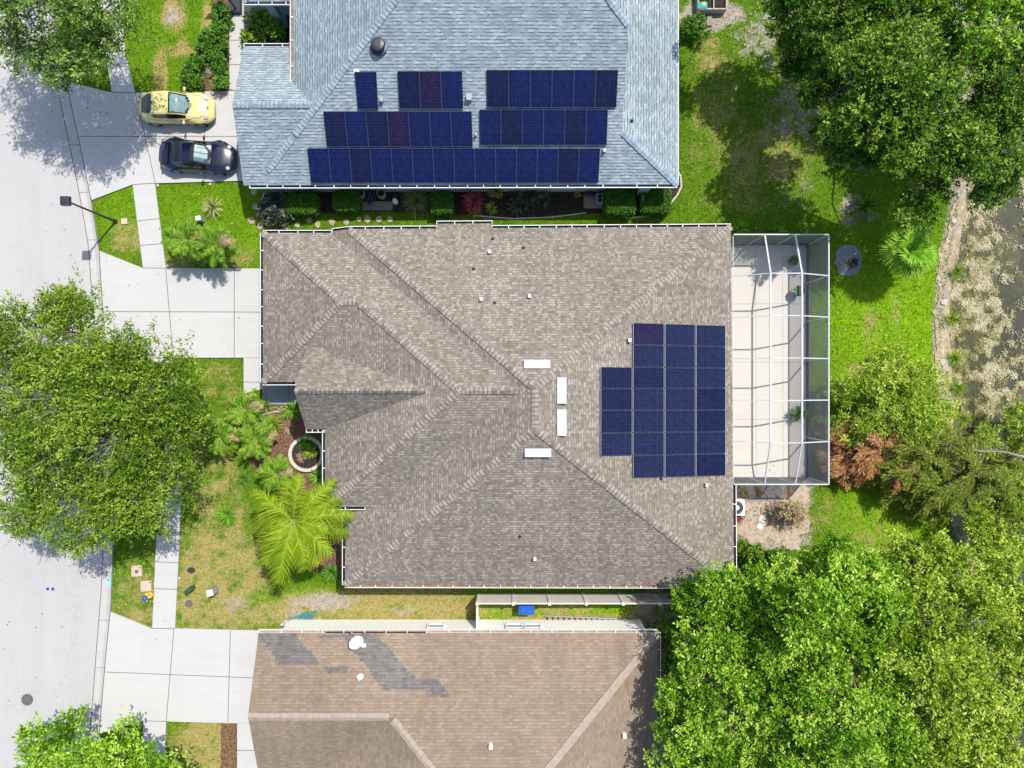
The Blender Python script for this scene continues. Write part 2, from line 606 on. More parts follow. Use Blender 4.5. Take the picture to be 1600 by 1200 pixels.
M['lf_rust'] = leafmat('rusty_leaves', (.1, .04, .02), (.32, .15, .06), (.55, .36, .16), .15)
M['lf_red'] = leafmat('red_leaves', (.07, .015, .02), (.22, .03, .04), (.5, .12, .12), .15)
M['lf_croton'] = leafmat('croton_leaves', (.08, .1, .02), (.3, .24, .04), (.5, .4, .1), .15)
M['lf_hedge'] = leafmat('hedge_leaves', (.04, .1, .015), (.075, .19, .02), (.15, .3, .04), .2)
M['lf_var'] = leafmat('variegated_leaves', (.12, .2, .04), (.34, .36, .1), (.62, .6, .3), .15)
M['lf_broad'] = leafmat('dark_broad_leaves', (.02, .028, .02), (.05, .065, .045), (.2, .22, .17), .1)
M['lf_grey'] = leafmat('grass_clump_leaves', (.1, .14, .04), (.18, .23, .07), (.32, .36, .15), .2)
M['lf_brown'] = leafmat('dry_leaves', (.14, .09, .04), (.32, .24, .12), (.5, .42, .26), .15)
M['blade'] = leafmat('grass_blades', (.055, .13, .004), (.15, .28, .006), (.46, .39, .14), .2)
M['algae'] = leafmat('algae_flakes', (.05, .065, .01), (.2, .19, .06), (.54, .48, .32), .05)


def water_mat():
    t = NT('pond_water')
    v = t.coord()
    f = t.noise(v, .55, 7, .7)
    t.bump(t.noise(v, 7, 4), .08, .02)
    return t.fin(t.ramp(f, [(.3, (.03, .034, .025)), (.55, (.06, .06, .033)), (.72, (.12, .115, .05))]), .15, .4)


M['water'] = water_mat()


# ------------------------------------------------------------------ roofs
class Block:
    """a hip / gable roof: min of the planes that rise from the edges of a convex eave polygon (counter-clockwise)"""

    def __init__(s, pts, edges):
        s.p = [Vector((p[0], p[1])) for p in pts]
        s.e = edges                        # per edge: None (vertical end) or (eave_z, slope)
        s.pl = []
        n = len(s.p)
        for i, e in enumerate(edges):
            if e is None:
                s.pl.append(None)
                continue
            a, b = s.p[i], s.p[(i + 1) % n]
            d = (b - a).normalized()
            nin = Vector((-d.y, d.x))
            z, sl = e
            s.pl.append((nin.x * sl, nin.y * sl, z - sl * nin.dot(a)))

    def zf(s, i, x, y):
        a = s.pl[i]
        return a[0] * x + a[1] * y + a[2]

    def inside(s, x, y):
        n = len(s.p)
        for i in range(n):
            a, b = s.p[i], s.p[(i + 1) % n]
            if (b.x - a.x) * (y - a.y) - (b.y - a.y) * (x - a.x) < -1e-6:
                return False
        return True

    def h(s, x, y):
        if not s.inside(x, y):
            return -99
        return min(s.zf(i, x, y) for i in range(len(s.pl)) if s.pl[i])

    def face(s, i):
        """[(x,y)], edge tags: tag >=0 hip with plane, -1 eave polygon edge"""
        poly = [(p.x, p.y) for p in s.p]
        n = len(poly)
        tags = [-1] * n
        for g in range(len(s.pl)):
            if g == i or s.pl[g] is None:
                continue
            out, ot = [], []
            m = len(poly)
            for k in range(m):
                p, q = poly[k], poly[(k + 1) % m]
                dp = s.zf(g, *p) - s.zf(i, *p)
                dq = s.zf(g, *q) - s.zf(i, *q)
                if dp >= -1e-9:
                    out.append(p)
                    ot.append(tags[k] if dq >= -1e-9 or True else 0)
                    if dq < -1e-9:
                        t = dp / (dp - dq)
                        out.append((lerp(p[0], q[0], t), lerp(p[1], q[1], t)))
                        ot.append(g)
                elif dq >= -1e-9:
                    t = dp / (dp - dq)
                    out.append((lerp(p[0], q[0], t), lerp(p[1], q[1], t)))
                    ot.append(tags[k])
            poly, tags = out, ot
            if len(poly) < 3:
                return [], []
        return poly, tags


def slope_to(a, b, z, px, py, zr):
    a, b = Vector(a[:2]), Vector(b[:2])
    d = (b - a).normalized()
    t = P(px, py, zr)
    dist = abs((-d.y) * (t.x - a.x) + d.x * (t.y - a.y))
    return (zr - z) / dist


def uvs_for(pl, pts):
    n = Vector((-pl[0], -pl[1], 1)).normalized()
    u = Vector((0, 0, 1)).cross(n)
    u = u.normalized() if u.length > 1e-6 else Vector((1, 0, 0))
    v = n.cross(u)
    return [(Vector(p).dot(u), Vector(p).dot(v)) for p in pts]


def build_roof(blocks, mat, cap_mat, parent, fascia, th=.16, capw=.18, capstep=.21):
    mb = MB()
    hips = []
    for bi, b in enumerate(blocks):
        for i in range(len(b.pl)):
            if b.pl[i] is None:
                continue
            poly, tags = b.face(i)
            if len(poly) < 3:
                continue
            pts = [Vector((x, y, b.zf(i, x, y))) for x, y in poly]
            mb.face(pts, 0, uvs_for(b.pl[i], pts))
            low = [p - Vector((0, 0, th)) for p in pts]
            mb.face(low[::-1], 1)
            n = len(pts)
            for k in range(n):
                j = (k + 1) % n
                if tags[k] < 0:
                    mb.face([low[k], low[j], pts[j], pts[k]], 1)
                elif tags[k] > i:
                    hips.append((bi, i, tags[k], pts[k], pts[j]))
    roof = obj('roof', mb, [mat, fascia], parent)
    for bi, i, g, a, b in hips:
        if (b - a).length < .4:
            continue
        if a.z > b.z:
            a, b = b, a
        N = 80
        vis = []
        for q in range(N + 1):
            p = a.lerp(b, q / N)
            vis.append(all(o is blocks[bi] or o.h(p.x, p.y) < p.z - .01 for o in blocks))
        q = 0
        while q <= N:
            if vis[q]:
                e = q
                while e < N and vis[e + 1]:
                    e += 1
                if (e - q) / N * (b - a).length > .5:
                    A, B = a.lerp(b, q / N), a.lerp(b, e / N)
                    caps(A, B, blocks[bi].pl[i], blocks[bi].pl[g], cap_mat, roof, capw, capstep)
                q = e + 1
            else:
                q += 1
    return roof


def caps(A, B, pl1, pl2, mat, roof, w, step):
    d = (B - A).normalized()
    L = (B - A).length
    n1 = Vector((-pl1[0], -pl1[1], 1)).normalized()
    n2 = Vector((-pl2[0], -pl2[1], 1)).normalized()
    up = (n1 + n2).normalized()
    sides = []
    for n, o in ((n1, n2), (n2, n1)):
        a = d.cross(n).normalized()
        if (a.dot(o)) < 0:
            a = -a
        # must point away from the other face: down its own slope
        p = A + a * .5
        if (p - A).dot(n) > 1e-4 or a.z > 0 and abs(d.z) < .9 and a.dot(up) > 0:
            a = -a
        sides.append(a)
    mb = MB()
    s = 0.0
    r = random.Random(int(abs(A.x * 91 + B.y * 37) * 10))
    while s < L - .05:
        e = min(s + step * 1.35, L)
        j = r.uniform(-.012, .012)
        mi = 0 if (not isinstance(mat, list) or r.random() < .9) else 1
        lo = A + d * s + up * (.075 + j * .4)
        hi = A + d * e + up * .03
        ww = w + j
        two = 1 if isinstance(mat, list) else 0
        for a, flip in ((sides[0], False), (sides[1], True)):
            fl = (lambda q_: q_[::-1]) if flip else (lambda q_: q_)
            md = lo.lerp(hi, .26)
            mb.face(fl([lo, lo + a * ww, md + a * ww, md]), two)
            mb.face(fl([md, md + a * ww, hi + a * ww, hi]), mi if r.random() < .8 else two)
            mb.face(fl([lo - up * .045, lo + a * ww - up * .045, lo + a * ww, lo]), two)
            mb.face(fl([lo + a * ww, lo + a * ww - up * .06, hi + a * ww - up * .06, hi + a * ww]), mi)
        s += step
    obj('ridge_cap', mb, mat, roof)


def gutter(a, b, parent, mat, inside, step=.8, w=.13, drop=.05):
    """white U-shaped gutter outside the eave edge a->b (counter-clockwise edge: outside is on the right)"""
    a, b = Vector(a), Vector(b)
    d = (b - a).normalized()
    o = Vector((d.y, -d.x, 0)).normalized()
    z = Vector((0, 0, 1))
    mb = MB()
    a0, b0 = a - z * drop, b - z * drop
    p = lambda base, off, dz: base + o * off + z * dz
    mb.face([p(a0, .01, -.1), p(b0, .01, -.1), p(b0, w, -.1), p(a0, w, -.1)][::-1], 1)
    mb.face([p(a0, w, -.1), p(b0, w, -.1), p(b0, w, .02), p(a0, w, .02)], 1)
    mb.face([p(a0, w, .02), p(b0, w, .02), p(b0, w + .03, .02), p(a0, w + .03, .02)][::-1], 0)
    mb.face([p(a0, w + .03, .02), p(b0, w + .03, .02), p(b0, w + .03, -.12), p(a0, w + .03, -.12)][::-1], 0)
    mb.face([p(a0, .0, -.12), p(b0, .0, -.12), p(b0, w + .03, -.12), p(a0, w + .03, -.12)], 0)
    for e in (a0, b0):
        mb.bar(p(e, .005, -.04), p(e, w + .04, -.04), .02, .12, 0)
    L = (b - a).length
    n = max(1, int(L / step))
    for k in range(1, n):
        c = a0 + (b - a) * ((k + random.uniform(-.08, .08)) / n)
        mb.bar(p(c, .0, .03), p(c, w + .03, .03), .035, .012, 0)
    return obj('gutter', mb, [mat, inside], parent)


def box_between(mb, x0, x1, y0, y1, z0, z1, m=0):
    mb.box(((x0 + x1) / 2, (y0 + y1) / 2, (z0 + z1) / 2), (abs(x1 - x0), abs(y1 - y0), abs(z1 - z0)), m)


def window(parent, c, w, h, axis, sgn, mat=None):
    """axis 'y': on a wall that faces +-y"""
    mb = MB()
    c = Vector(c)
    g = MB()
    t = .06
    if axis == 'y':
        for dx, dz, sx, sz in ((0, h / 2, w + .12, .08), (0, -h / 2, w + .16, .1), (-w / 2, 0, .07, h), (w / 2, 0, .07, h), (0, 0, w, .05)):
            mb.box((c.x + dx, c.y + sgn * .04, c.z + dz), (sx, .1, sz))
        g.box((c.x, c.y + sgn * .012, c.z), (w - .02, .02, h - .02))
    else:
        for dy, dz, sy, sz in ((0, h / 2, w + .12, .08), (0, -h / 2, w + .16, .1), (-w / 2, 0, .07, h), (w / 2, 0, .07, h), (0, 0, w, .05)):
            mb.box((c.x + sgn * .04, c.y + dy, c.z + dz), (.1, sy, sz))
        g.box((c.x + sgn * .012, c.y, c.z), (.02, w - .02, h - .02))
    f = obj('window', mb, mat or M['white'], parent)
    obj('pane', g, M['glass'], f)
    return f


def roof_box(parent, blocks, px, py, sx, sy, h, mat, name='roof_vent', z0=5.0):
    """a little box / vent that stands on the roof under photo pixel px,py"""
    z = z0
    for _ in range(12):
        p = P(px, py, z)
        z = max(b.h(p.x, p.y) for b in blocks)
    p = P(px, py, z)
    mb = MB()
    mb.box((p.x, p.y, z + h / 2 - .06), (sx, sy, h + .12), 0, 0, .9)
    mb.box((p.x, p.y, z + h + .012), (sx * 1.02, sy * 1.02, .03), 0)
    return obj(name, mb, mat, parent)


def roof_pipe(parent, blocks, px, py, r, h, mat, name='vent_pipe', z0=4.5):
    z = z0
    for _ in range(12):
        p = P(px, py, z)
        z = max(b.h(p.x, p.y) for b in blocks)
    p = P(px, py, z)
    mb = MB()
    mb.lathe((p.x, p.y, z - .05), [(r * 2.4, 0), (r * 2.2, .07), (r, .1), (r, h), (r * .7, h)], 12)
    return obj(name, mb, mat, parent)


def roof_z(blocks, px, py, z0=4.0):
    z = z0
    for _ in range(15):
        p = P(px, py, z)
        z = max(b.h(p.x, p.y) for b in blocks)
    return z


def on_plane(pl, px, py, off=0.0):
    """point of plane z=ax+by+c (+off) seen at photo pixel"""
    a, b, c = pl
    c += off
    X, Y = (px - 800) / S, (600 - py) / S
    # x = X k, y = Y k, z = H(1-k)
    k = (H - c) / (H + a * X + b * Y)
    return Vector((X * k, Y * k, H * (1 - k)))


# ================================================================== SETTING
# ---- pond outline and ground height
bank_pts = [(-200, 1508), (250, 1506), (330, 1500), (420, 1482), (520, 1474), (640, 1484), (760, 1496), (820, 1504), (1000, 1530), (1400, 1545)]


def bank_x(y):
    py = 600 - y * S
    xs = np.interp(py, [b[0] for b in bank_pts], [b[1] for b in bank_pts])
    return (xs - 800) / S


def gz(x, y):
    bx = bank_x(y) + .5 * (fbm(x * .7, y * .7, 5) - .5)
    t = np.clip((x - bx) / 1.0, 0, 1)
    back = np.clip((41.0 - x) / 4.0, 0, 1)
    return -.75 * np.minimum(t * t * (3 - 2 * t), back)


DRY = [(1120, 150, 40, 60, .4), (1170, 300, 70, 40, .35), (1090, 260, 20, 60, .3), (1220, 180, 40, 50, .4), (330, 905, 95, 85, .75), (215, 940, 40, 70, .55), (600, 948, 180, 26, .85), (330, 740, 45, 75, .62), (345, 610, 40, 55, .42),
       (205, 375, 32, 30, .6), (272, 22, 18, 24, .95), (285, 75, 9, 16, .75), (250, 110, 11, 35, .95), (275, 80, 30, 9, .8), (325, 40, 9, 40, .9), (300, 105, 20, 14, .5),
       (320, 1165, 45, 45, .85), (1110, 90, 30, 30, .55), (1130, 210, 30, 60, .4), (1200, 240, 90, 60, .5), (1100, 180, 24, 50, .35), (1360, 520, 12, 50, .5), (1400, 495, 8, 40, .4), (1370, 580, 60, 14, .4),
       (900, 968, 120, 8, .8), (880, 950, 60, 12, .5), (290, 410, 40, 14, .5), (370, 400, 25, 20, .45), (690, 965, 60, 10, .6), (1385, 660, 60, 40, .4),
       (430, 960, 60, 20, .7), (360, 830, 40, 50, .5), (1350, 850, 60, 60, .35), (1280, 800, 30, 30, .4), (1010, 960, 25, 14, .7)]
DIRT = [(1210, 830, 55, 35, .75), (1200, 790, 60, 40, .7), (1260, 775, 14, 30, .6), (505, 942, 48, 15, .75), (470, 958, 30, 10, .55), (1110, 22, 48, 24, .9), (1210, 80, 70, 36, .42), (1250, 20, 80, 40, .45), (1180, 55, 45, 26, .48), (630, 955, 30, 8, .5), (270, 28, 12, 16, .7),
        (330, 760, 14, 40, .35), (1340, 690, 70, 40, .6), (1340, 330, 40, 30, .5), (1040, 1000, 60, 90, .7), (1030, 1100, 40, 60, .8), (370, 945, 30, 14, .5), (1230, 300, 60, 40, .3), (600, 952, 160, 10, .28), (1250, 170, 60, 60, .45)]
LUSH = [(1390, 500, 110, 130, 1.0), (1400, 800, 90, 70, 1.0), (600, 935, 200, 20, .4), (320, 340, 80, 60, .45), (900, 955, 160, 20, .9), (190, 330, 40, 60, .5), (270, 70, 90, 80, .35), (400, 350, 40, 60, .6)]


def zone(lst, x, y):
    px, py = 800 + x * S, 600 - y * S
    r = np.zeros_like(px)
    for cx, cy, rx, ry, a in lst:
        d = np.sqrt(((px - cx) / rx) ** 2 + ((py - cy) / ry) ** 2)
        r = np.maximum(r, a * np.clip(1.6 - d, 0, 1))
    return r


def make_ground():
    xs = np.concatenate([[-900, -300, -90], np.arange(-36, 42.01, .15), [90, 300, 900]])
    ys = np.concatenate([[-900, -300, -90], np.arange(-28, 28.01, .15), [90, 300, 900]])
    X, Y = np.meshgrid(xs, ys)
    Z = gz(X, Y)
    Z += np.where((np.abs(X) < 50) & (np.abs(Y) < 40), .02 * (fbm(X * 1.2, Y * 1.2, 3) - .5), 0) - .012
    ny, nx = X.shape
    me = bpy.data.meshes.new('ground')
    me.vertices.add(nx * ny)
    me.vertices.foreach_set('co', np.stack([X, Y, Z], -1).astype(np.float32).ravel())
    i = np.arange((nx - 1) * (ny - 1))
    r, c = i // (nx - 1), i % (nx - 1)
    a = r * nx + c
    F = np.stack([a, a + 1, a + nx + 1, a + nx], -1).astype(np.int32)
    me.loops.add(F.size)
    me.loops.foreach_set('vertex_index', F.ravel())
    me.polygons.add(len(F))
    me.polygons.foreach_set('loop_start', np.arange(0, F.size, 4, dtype=np.int32))
    me.polygons.foreach_set('use_smooth', np.ones(len(F), bool))
    me.update(calc_edges=True)
    n = fbm(X * .8, Y * .8, 9)
    rag = fbm(X * 2.1 + 7, Y * 2.1, 15, 5)
    dry = np.clip(zone(DRY, X, Y) * (.1 + 1.8 * rag) + .25 * (n - .45), 0, 1)
    dirt = np.clip(zone(DIRT, X, Y) * (.15 + 1.7 * rag), 0, 1)
    bx = bank_x(Y)
    dirt = np.maximum(dirt, np.clip(1.25 - np.abs(X - bx + .05) / .75, 0, 1))
    lush = np.clip(zone(LUSH, X, Y) + .3 * (n - .5), 0, 1)
    col = np.stack([dry, dirt, lush, np.ones_like(dry)], -1).astype(np.float32)
    at = me.attributes.new('wear', 'FLOAT_COLOR', 'POINT')
    at.data.foreach_set('color', col.ravel())
    me.materials.append(M['ground'])
    o = bpy.data.objects.new('ground', me)
    C.objects.link(o)
    tag(o, 'green lawn with dry tan patches around the houses', None, None, 'structure')
    return o


make_ground()


def ragged(pts, amp=3.0, step=5.0, seed=1):
    r = random.Random(seed)
    out = []
    for (x0, y0), (x1, y1) in zip(pts, pts[1:] + pts[:1]):
        n = max(1, int(math.hypot(x1 - x0, y1 - y0) / step))
        for k in range(n):
            out.append((x0 + (x1 - x0) * k / n + r.uniform(-amp, amp), y0 + (y1 - y0) * k / n + r.uniform(-amp, amp)))
    return out


def slab(name, px_pts, z, mat, joints=(), label=None, jw=.035, skirt=.08):
    if name in ('sand_patch', 'gravel_ring', 'gravel_patch', 'mulch_bed'):
        px_pts = ragged(list(px_pts), {'sand_patch': 5.0, 'gravel_ring': 2.2, 'mulch_bed': 1.3}.get(name, 2.0), 7.0)
    mb = MB()
    pts = [P(*q) for q in px_pts]
    ar = sum(pts[i].x * pts[(i + 1) % len(pts)].y - pts[(i + 1) % len(pts)].x * pts[i].y for i in range(len(pts)))
    if ar < 0:
        pts = pts[::-1]
    mb.prism(pts, z - skirt, z, 0)
    for a, b in joints:
        A, B = P(*a), P(*b)
        d = (B - A).normalized()
        s = Vector((-d.y, d.x, 0)) * jw / 2
        zz = Vector((0, 0, z + .004))
        mb.face([A - s + zz, B - s + zz, B + s + zz, A + s + zz][::1], 1)
    o = obj(name, mb, [mat, M['joint']])
    tag(o, label, None, None, 'structure')
    return o


curbR = [(60, -120), (85, 20), (98, 90), (107, 140), (127, 230), (141, 300), (156, 390), (161, 470), (168, 560), (174, 650), (177, 740), (178, 850), (174, 950), (167, 1020), (160, 1100), (156, 1150), (148, 1250), (138, 1340)]
curbL = [(46, -120), (71, 20), (85, 100), (94, 155), (112, 240), (124, 300), (138, 380), (145, 470), (151, 560), (157, 650), (161, 740), (162, 850), (158, 930), (150, 1030), (145, 1100), (140, 1150), (131, 1250), (121, 1340)]
road = curbL + [(-330, 1340), (-330, -120)]
slab('road', road, .02, M['road'], label='pale grey residential street')
far = [(x - 492, y) for x, y in curbL]


def strip(name, Lp, Rp, prof, mat, label):
    """ribbon between two pixel polylines; prof = [(t, z)] across"""
    mb = MB()
    n = max(len(Lp), len(Rp))

    def res(poly, m=60):
        pts = [P(*q) for q in poly]
        ys = [p.y for p in pts]
        yy = np.linspace(ys[0], ys[-1], m)
        o = np.argsort(ys)
        return [Vector((float(np.interp(y, np.array(ys)[o], np.array([p.x for p in pts])[o])), y, 0)) for y in yy]
    A, B = res(Lp), res(Rp)
    for i in range(len(A) - 1):
        for (t0, z0), (t1, z1) in zip(prof[:-1], prof[1:]):
            q = [A[i].lerp(B[i], t0), A[i].lerp(B[i], t1), A[i + 1].lerp(B[i + 1], t1), A[i + 1].lerp(B[i + 1], t0)]
            zs = [z0, z1, z1, z0]
            mb.face([(p.x, p.y, z) for p, z in zip(q, zs)][::-1], 0)
    # joints across
    for k in range(2, len(A) - 2, 3):
        c0, c1 = A[k], B[k]
        for (t0, z0), (t1, z1) in zip(prof[1:-2], prof[2:-1]):
            p0, p1 = c0.lerp(c1, t0), c0.lerp(c1, t1)
            dy = Vector((0, .012, 0))
            u = Vector((0, 0, z0 + .004))
            w = Vector((0, 0, z1 + .004))
            mb.face([p0 - dy + u, p1 - dy + w, p1 + dy + w, p0 + dy + u], 1)
    o = obj(name, mb, [mat, M['joint']])
    tag(o, label, None, None, 'structure')
    return o


strip('kerb', curbL, curbR, [(0, -.03), (0, .024), (.04, .026), (.55, .012), (.62, .014), (.95, .085), (1, .08), (1, -.03)], M['curb'], 'rolled concrete kerb along the street')
for nm, pl in (('kerb_road_joint', curbL), ('kerb_lawn_joint', curbR)):
    mb = MB()
    pp = [P(*q) for q in pl]
    for a, b in zip(pp[:-1], pp[1:]):
        d = (b - a).normalized()
        s = Vector((-d.y, d.x, 0)) * .02
        zz = Vector((0, 0, .032 if nm == 'kerb_road_joint' else .09))
        mb.face([a - s + zz, b - s + zz, b + s + zz, a + s + zz], 0)
    tag(obj(nm, mb, M['joint']), 'dark seam along the kerb', None, None, 'structure')

slab('driveway', [(106, 128), (172, 145), (213, 146), (400, 142), (410, 282), (378, 283), (243, 287), (208, 289), (145, 313), (141, 300), (127, 230), (108, 140)], .09, M['drive'],
     [((213, 146), (244, 287)), ((320, 144), (321, 285)), ((126, 214), (390, 214)), ((176, 145.5), (213, 146)), ((208, 289), (243, 287))], 'concrete driveway of the blue roofed house with two parked cars')
slab('driveway', [(156, 392), (224, 419), (440, 420), (440, 559), (270, 559), (240, 559), (171, 588), (161, 470)], .09, M['drive'],
     [((260, 419.5), (272, 559)), ((367, 420), (367, 559)), ((164, 487), (430, 488)), ((224, 419), (260, 419.5))], 'empty concrete driveway in front of the brown roofed house')
slab('driveway', [(173.5, 955), (238, 981), (273, 981), (430, 985), (430, 1130), (370, 1129), (261, 1126), (225, 1125), (156, 1146), (160, 1100), (167, 1020)], .09, M['drive'],
     [((273, 981), (261, 1126)), ((361, 984), (357, 1128)), ((167, 1049), (420, 1059)), ((238, 981), (273, 981)), ((225, 1125), (261, 1126))], 'empty concrete driveway of the tan roofed house')
slab('sidewalk', [(150, -60), (183, -60), (197, 85), (212, 145.5), (176, 145), (165, 80)], .086, M['drive'], [((167, 90), (198, 84)), ((158, 20), (190, 14))], 'sidewalk by the top left tree')
slab('sidewalk', [(208.5, 289.5), (243, 287.5), (260, 419), (224.5, 418.5)], .086, M['drive'], [((216, 346), (251, 342)), ((220, 384), (255, 381))], 'sidewalk between the two upper driveways')
slab('sidewalk', [(237, 560), (273, 559.5), (282, 640), (286, 720), (283, 800), (280, 870), (274.5, 980.5), (239, 980.5), (244, 870), (247, 800), (249, 720), (246, 640)], .086, M['drive'],
     [((246, 830), (282, 832)), ((244, 877), (280, 879)), ((241, 919), (278, 920))], 'sidewalk passing under the street oak')
slab('sidewalk', [(225.5, 1125.5), (260.5, 1126.5), (254, 1290), (217, 1290)], .086, M['drive'], [((222, 1180), (258, 1182))], 'sidewalk below the bottom driveway')
slab('walkway', [(381.5, 559.5), (440, 559.5), (440, 600), (455, 600), (455, 606), (411, 608), (381.5, 615)], .088, M['drive'], [((381, 597), (412, 597))], 'short concrete walk beside the garage')
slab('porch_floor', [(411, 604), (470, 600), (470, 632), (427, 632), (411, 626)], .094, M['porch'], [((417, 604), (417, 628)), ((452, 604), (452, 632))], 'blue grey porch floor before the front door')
slab('walkway', [(371.5, 1129.5), (420, 1129.5), (420, 1260), (371.5, 1260)], .088, M['drive'], [((371, 1171), (420, 1171))], 'concrete walk beside the bottom garage')
slab('walkway', [(359, -60), (393, -60), (393, 60), (388, 110), (400, 141.5), (359.5, 141.5)], .088, M['drive'], [((359, 27), (393, 27)), ((359, 64), (390, 64)), ((359, 102), (390, 102))], 'concrete front walk of the blue roofed house')
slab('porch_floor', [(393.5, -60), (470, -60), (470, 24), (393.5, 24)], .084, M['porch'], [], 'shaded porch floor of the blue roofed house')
slab('pool_deck', [(1110, 383), (1262, 383), (1262, 748), (1110, 748)], .06, M['deck'],
     [((1180, 385), (1181, 746)), ((1222, 386), (1223, 746)), ((1110, 475), (1258, 475)), ((1110, 566), (1258, 566)), ((1110, 655), (1258, 655))], 'pale painted concrete deck inside the screen cage', jw=.012)
slab('mulch_bed', [(400, 640), (455, 633), (520, 640), (520, 760), (560, 800), (560, 905), (520, 900), (488, 890), (470, 850), (430, 760), (398, 740), (384, 700)], .02, M['mulch_red'], label='reddish mulch bed in front of the brown roofed house')
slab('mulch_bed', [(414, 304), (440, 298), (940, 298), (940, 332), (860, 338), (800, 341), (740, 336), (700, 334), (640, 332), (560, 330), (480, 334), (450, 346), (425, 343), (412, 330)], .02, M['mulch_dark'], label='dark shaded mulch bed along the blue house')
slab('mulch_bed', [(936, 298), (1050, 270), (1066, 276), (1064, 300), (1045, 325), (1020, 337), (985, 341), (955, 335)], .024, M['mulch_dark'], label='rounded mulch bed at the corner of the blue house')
slab('mulch_bed', [(305, -40), (358, -40), (358, 141), (290, 141), (300, 110), (330, 70), (340, 40), (330, 0)], .02, M['mulch_red'], label='mulch bed with small shrubs by the front walk')
slab('mulch_bed', [(345, 1129), (370, 1129), (370, 1270), (345, 1270)], .02, M['mulch_red'], label='reddish mulch strip beside the bottom walk')
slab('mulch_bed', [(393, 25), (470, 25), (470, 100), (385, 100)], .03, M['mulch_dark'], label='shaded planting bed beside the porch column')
slab('sand_patch', [(1140, 757), (1262, 757), (1262, 780), (1256, 800), (1266, 822), (1250, 838), (1252, 860), (1225, 856), (1200, 842), (1178, 850), (1160, 836), (1140, 842)], .02, M['sand'], label='bare sandy soil behind the house')
slab('gravel_ring', [(1325 + 21 * math.cos(a), 408 + 25 * math.sin(a)) for a in np.linspace(0, 2 * math.pi, 22)[:-1]], .05, M['gravel'], label='round grey gravel ring on the lawn')
slab('gravel_patch', [(1150, 757.5), (1220, 757.5), (1222, 785), (1150, 783)], .03, M['gravel'], label='grey gravel strip below the cage')

mb = MB()
yy = np.linspace(10.2, -13, 110)
bxs = bank_x(yy)
jl = .55 * (fbm(yy * .8, yy * 0 + 2, 61) - .5) + .3 * (fbm(yy * 3, yy * 0 + 5, 62) - .5)
for k in range(len(yy) - 1):
    for f0, f1 in ((0, .5), (.5, 1)):
        q = []
        for kk, f in ((k, f0), (k + 1, f0), (k + 1, f1), (k, f1)):
            x0, x1 = bxs[kk] - .5 + 1.3 * jl[kk], bxs[kk] + .85
            x = x0 + (x1 - x0) * f
            q.append((x, yy[kk], float(gz(np.array([x]), np.array([yy[kk]]))[0]) + .03))
        mb.face(q)
tag(obj('pond_bank', mb, M['bank']), 'bare tan soil bank between lawn and pond', None, None, 'structure')

# water
wp = [P(1440, -600), P(1960, -600), P(1960, 1900), P(1440, 1900)]
mb = MB()
mb.face([(p.x, p.y, -.42) for p in wp][::-1])
tag(obj('water', mb, M['water']), 'dark green brown pond water', None, None, 'structure')

# ================================================================== MAIN HOUSE
main = empty('house', P(800, 640), 'large house with brown grey shingled hip roof in the middle', 'house')
zA, zr = 2.75, 5.95
a = [P(539, 914, zA), P(1147, 915, zA), P(1142, 354, zA), P(545, 358, zA)]
sS = slope_to(a[0], a[1], zA, 836, 671, zr)
sE = slope_to(a[1], a[2], zA, 836, 640, zr)
sN = slope_to(a[2], a[3], zA, 836, 607, zr)
sW = slope_to(a[3], a[0], zA, 836, 640, zr)
A = Block(a, [(zA, sS), (zA, sE), (zA, sN), (zA, sW)])
zB = 2.4
b = [P(411, 597, zB), P(640, 597, zB), P(640, 364, zB), P(411, 364, zB)]
zBr = 3.93
sBN = slope_to(b[2], b[3], zB, 533, 472, zBr)
B = Block(b, [(zB, slope_to(b[0], b[1], zB, 533, 472, zBr)), None, (zB, sBN), (zB, slope_to(b[3], b[0], zB, 533, 472, zBr))])
zC = 3.3
csw = P(508, 792, zC)
yN = b[2].y
c = [csw, Vector((.9, csw.y, 0)), Vector((.9, yN, 0)), Vector((csw.x, yN, 0))]
Cb = Block(c, [(zC, slope_to(c[0], c[1], zC, 715, 612, 5.7)), None, (zB + .004, sBN), (zC, slope_to(c[3], c[0], zC, 715, 612, 5.7))])
zD = 3.3
dsw = P(478, 671, zD)
D = Block([dsw, (-4.2, dsw.y), (-4.2, 2.0), (dsw.x, 2.0)], [(zD, .98), None, (zD - .36 * .98, .98), None])
dx = .95
A2 = Block([(a[3].x - dx, 4.5), (a[3].x + .0, 4.5), (a[3].x + .0, a[3].y), (a[3].x - dx, a[3].y - .05)], [None, None, None, (zA - dx * sW, sW)])
t0, t1 = (682 - 545) / 597, (769 - 545) / 597
q0, q1 = a[3].lerp(a[2], t0), a[3].lerp(a[2], t1)
F = Block([q0, q1, q1 + Vector((0, .27, 0)), q0 + Vector((0, .27, 0))], [None, None, (zA - .27 * sN, sN), None])
mblocks = [A, B, Cb, D, A2, F]
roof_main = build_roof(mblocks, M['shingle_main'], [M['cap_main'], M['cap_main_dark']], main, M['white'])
mb = MB()
box_between(mb, a[3].x + .5, a[1].x - .6, a[0].y + .45, a[2].y - .45, 0, zA - .02)
box_between(mb, b[0].x + .45, a[3].x + 1, b[0].y + .45, b[2].y - .47, 0, zB - .02)
box_between(mb, csw.x + .45, a[3].x + 1.2, csw.y + .45, dsw.y + .3, 0, zC - .02)
obj('wall', mb, M['wall_main'], main)
mb = MB()
xg = dsw.x + .35
ym = (dsw.y + .45 + 1.6) / 2
mb.box((xg, dsw.y + .55, 1.6), (.35, .35, 3.2))
mb.box((xg, 1.0, 1.3), (.35, .35, 2.6))
zt = 3.1
mb.face([(xg, dsw.y + .35, zt), (xg, 1.4, zt), (xg, -.34, zt + 1.6)][::-1])
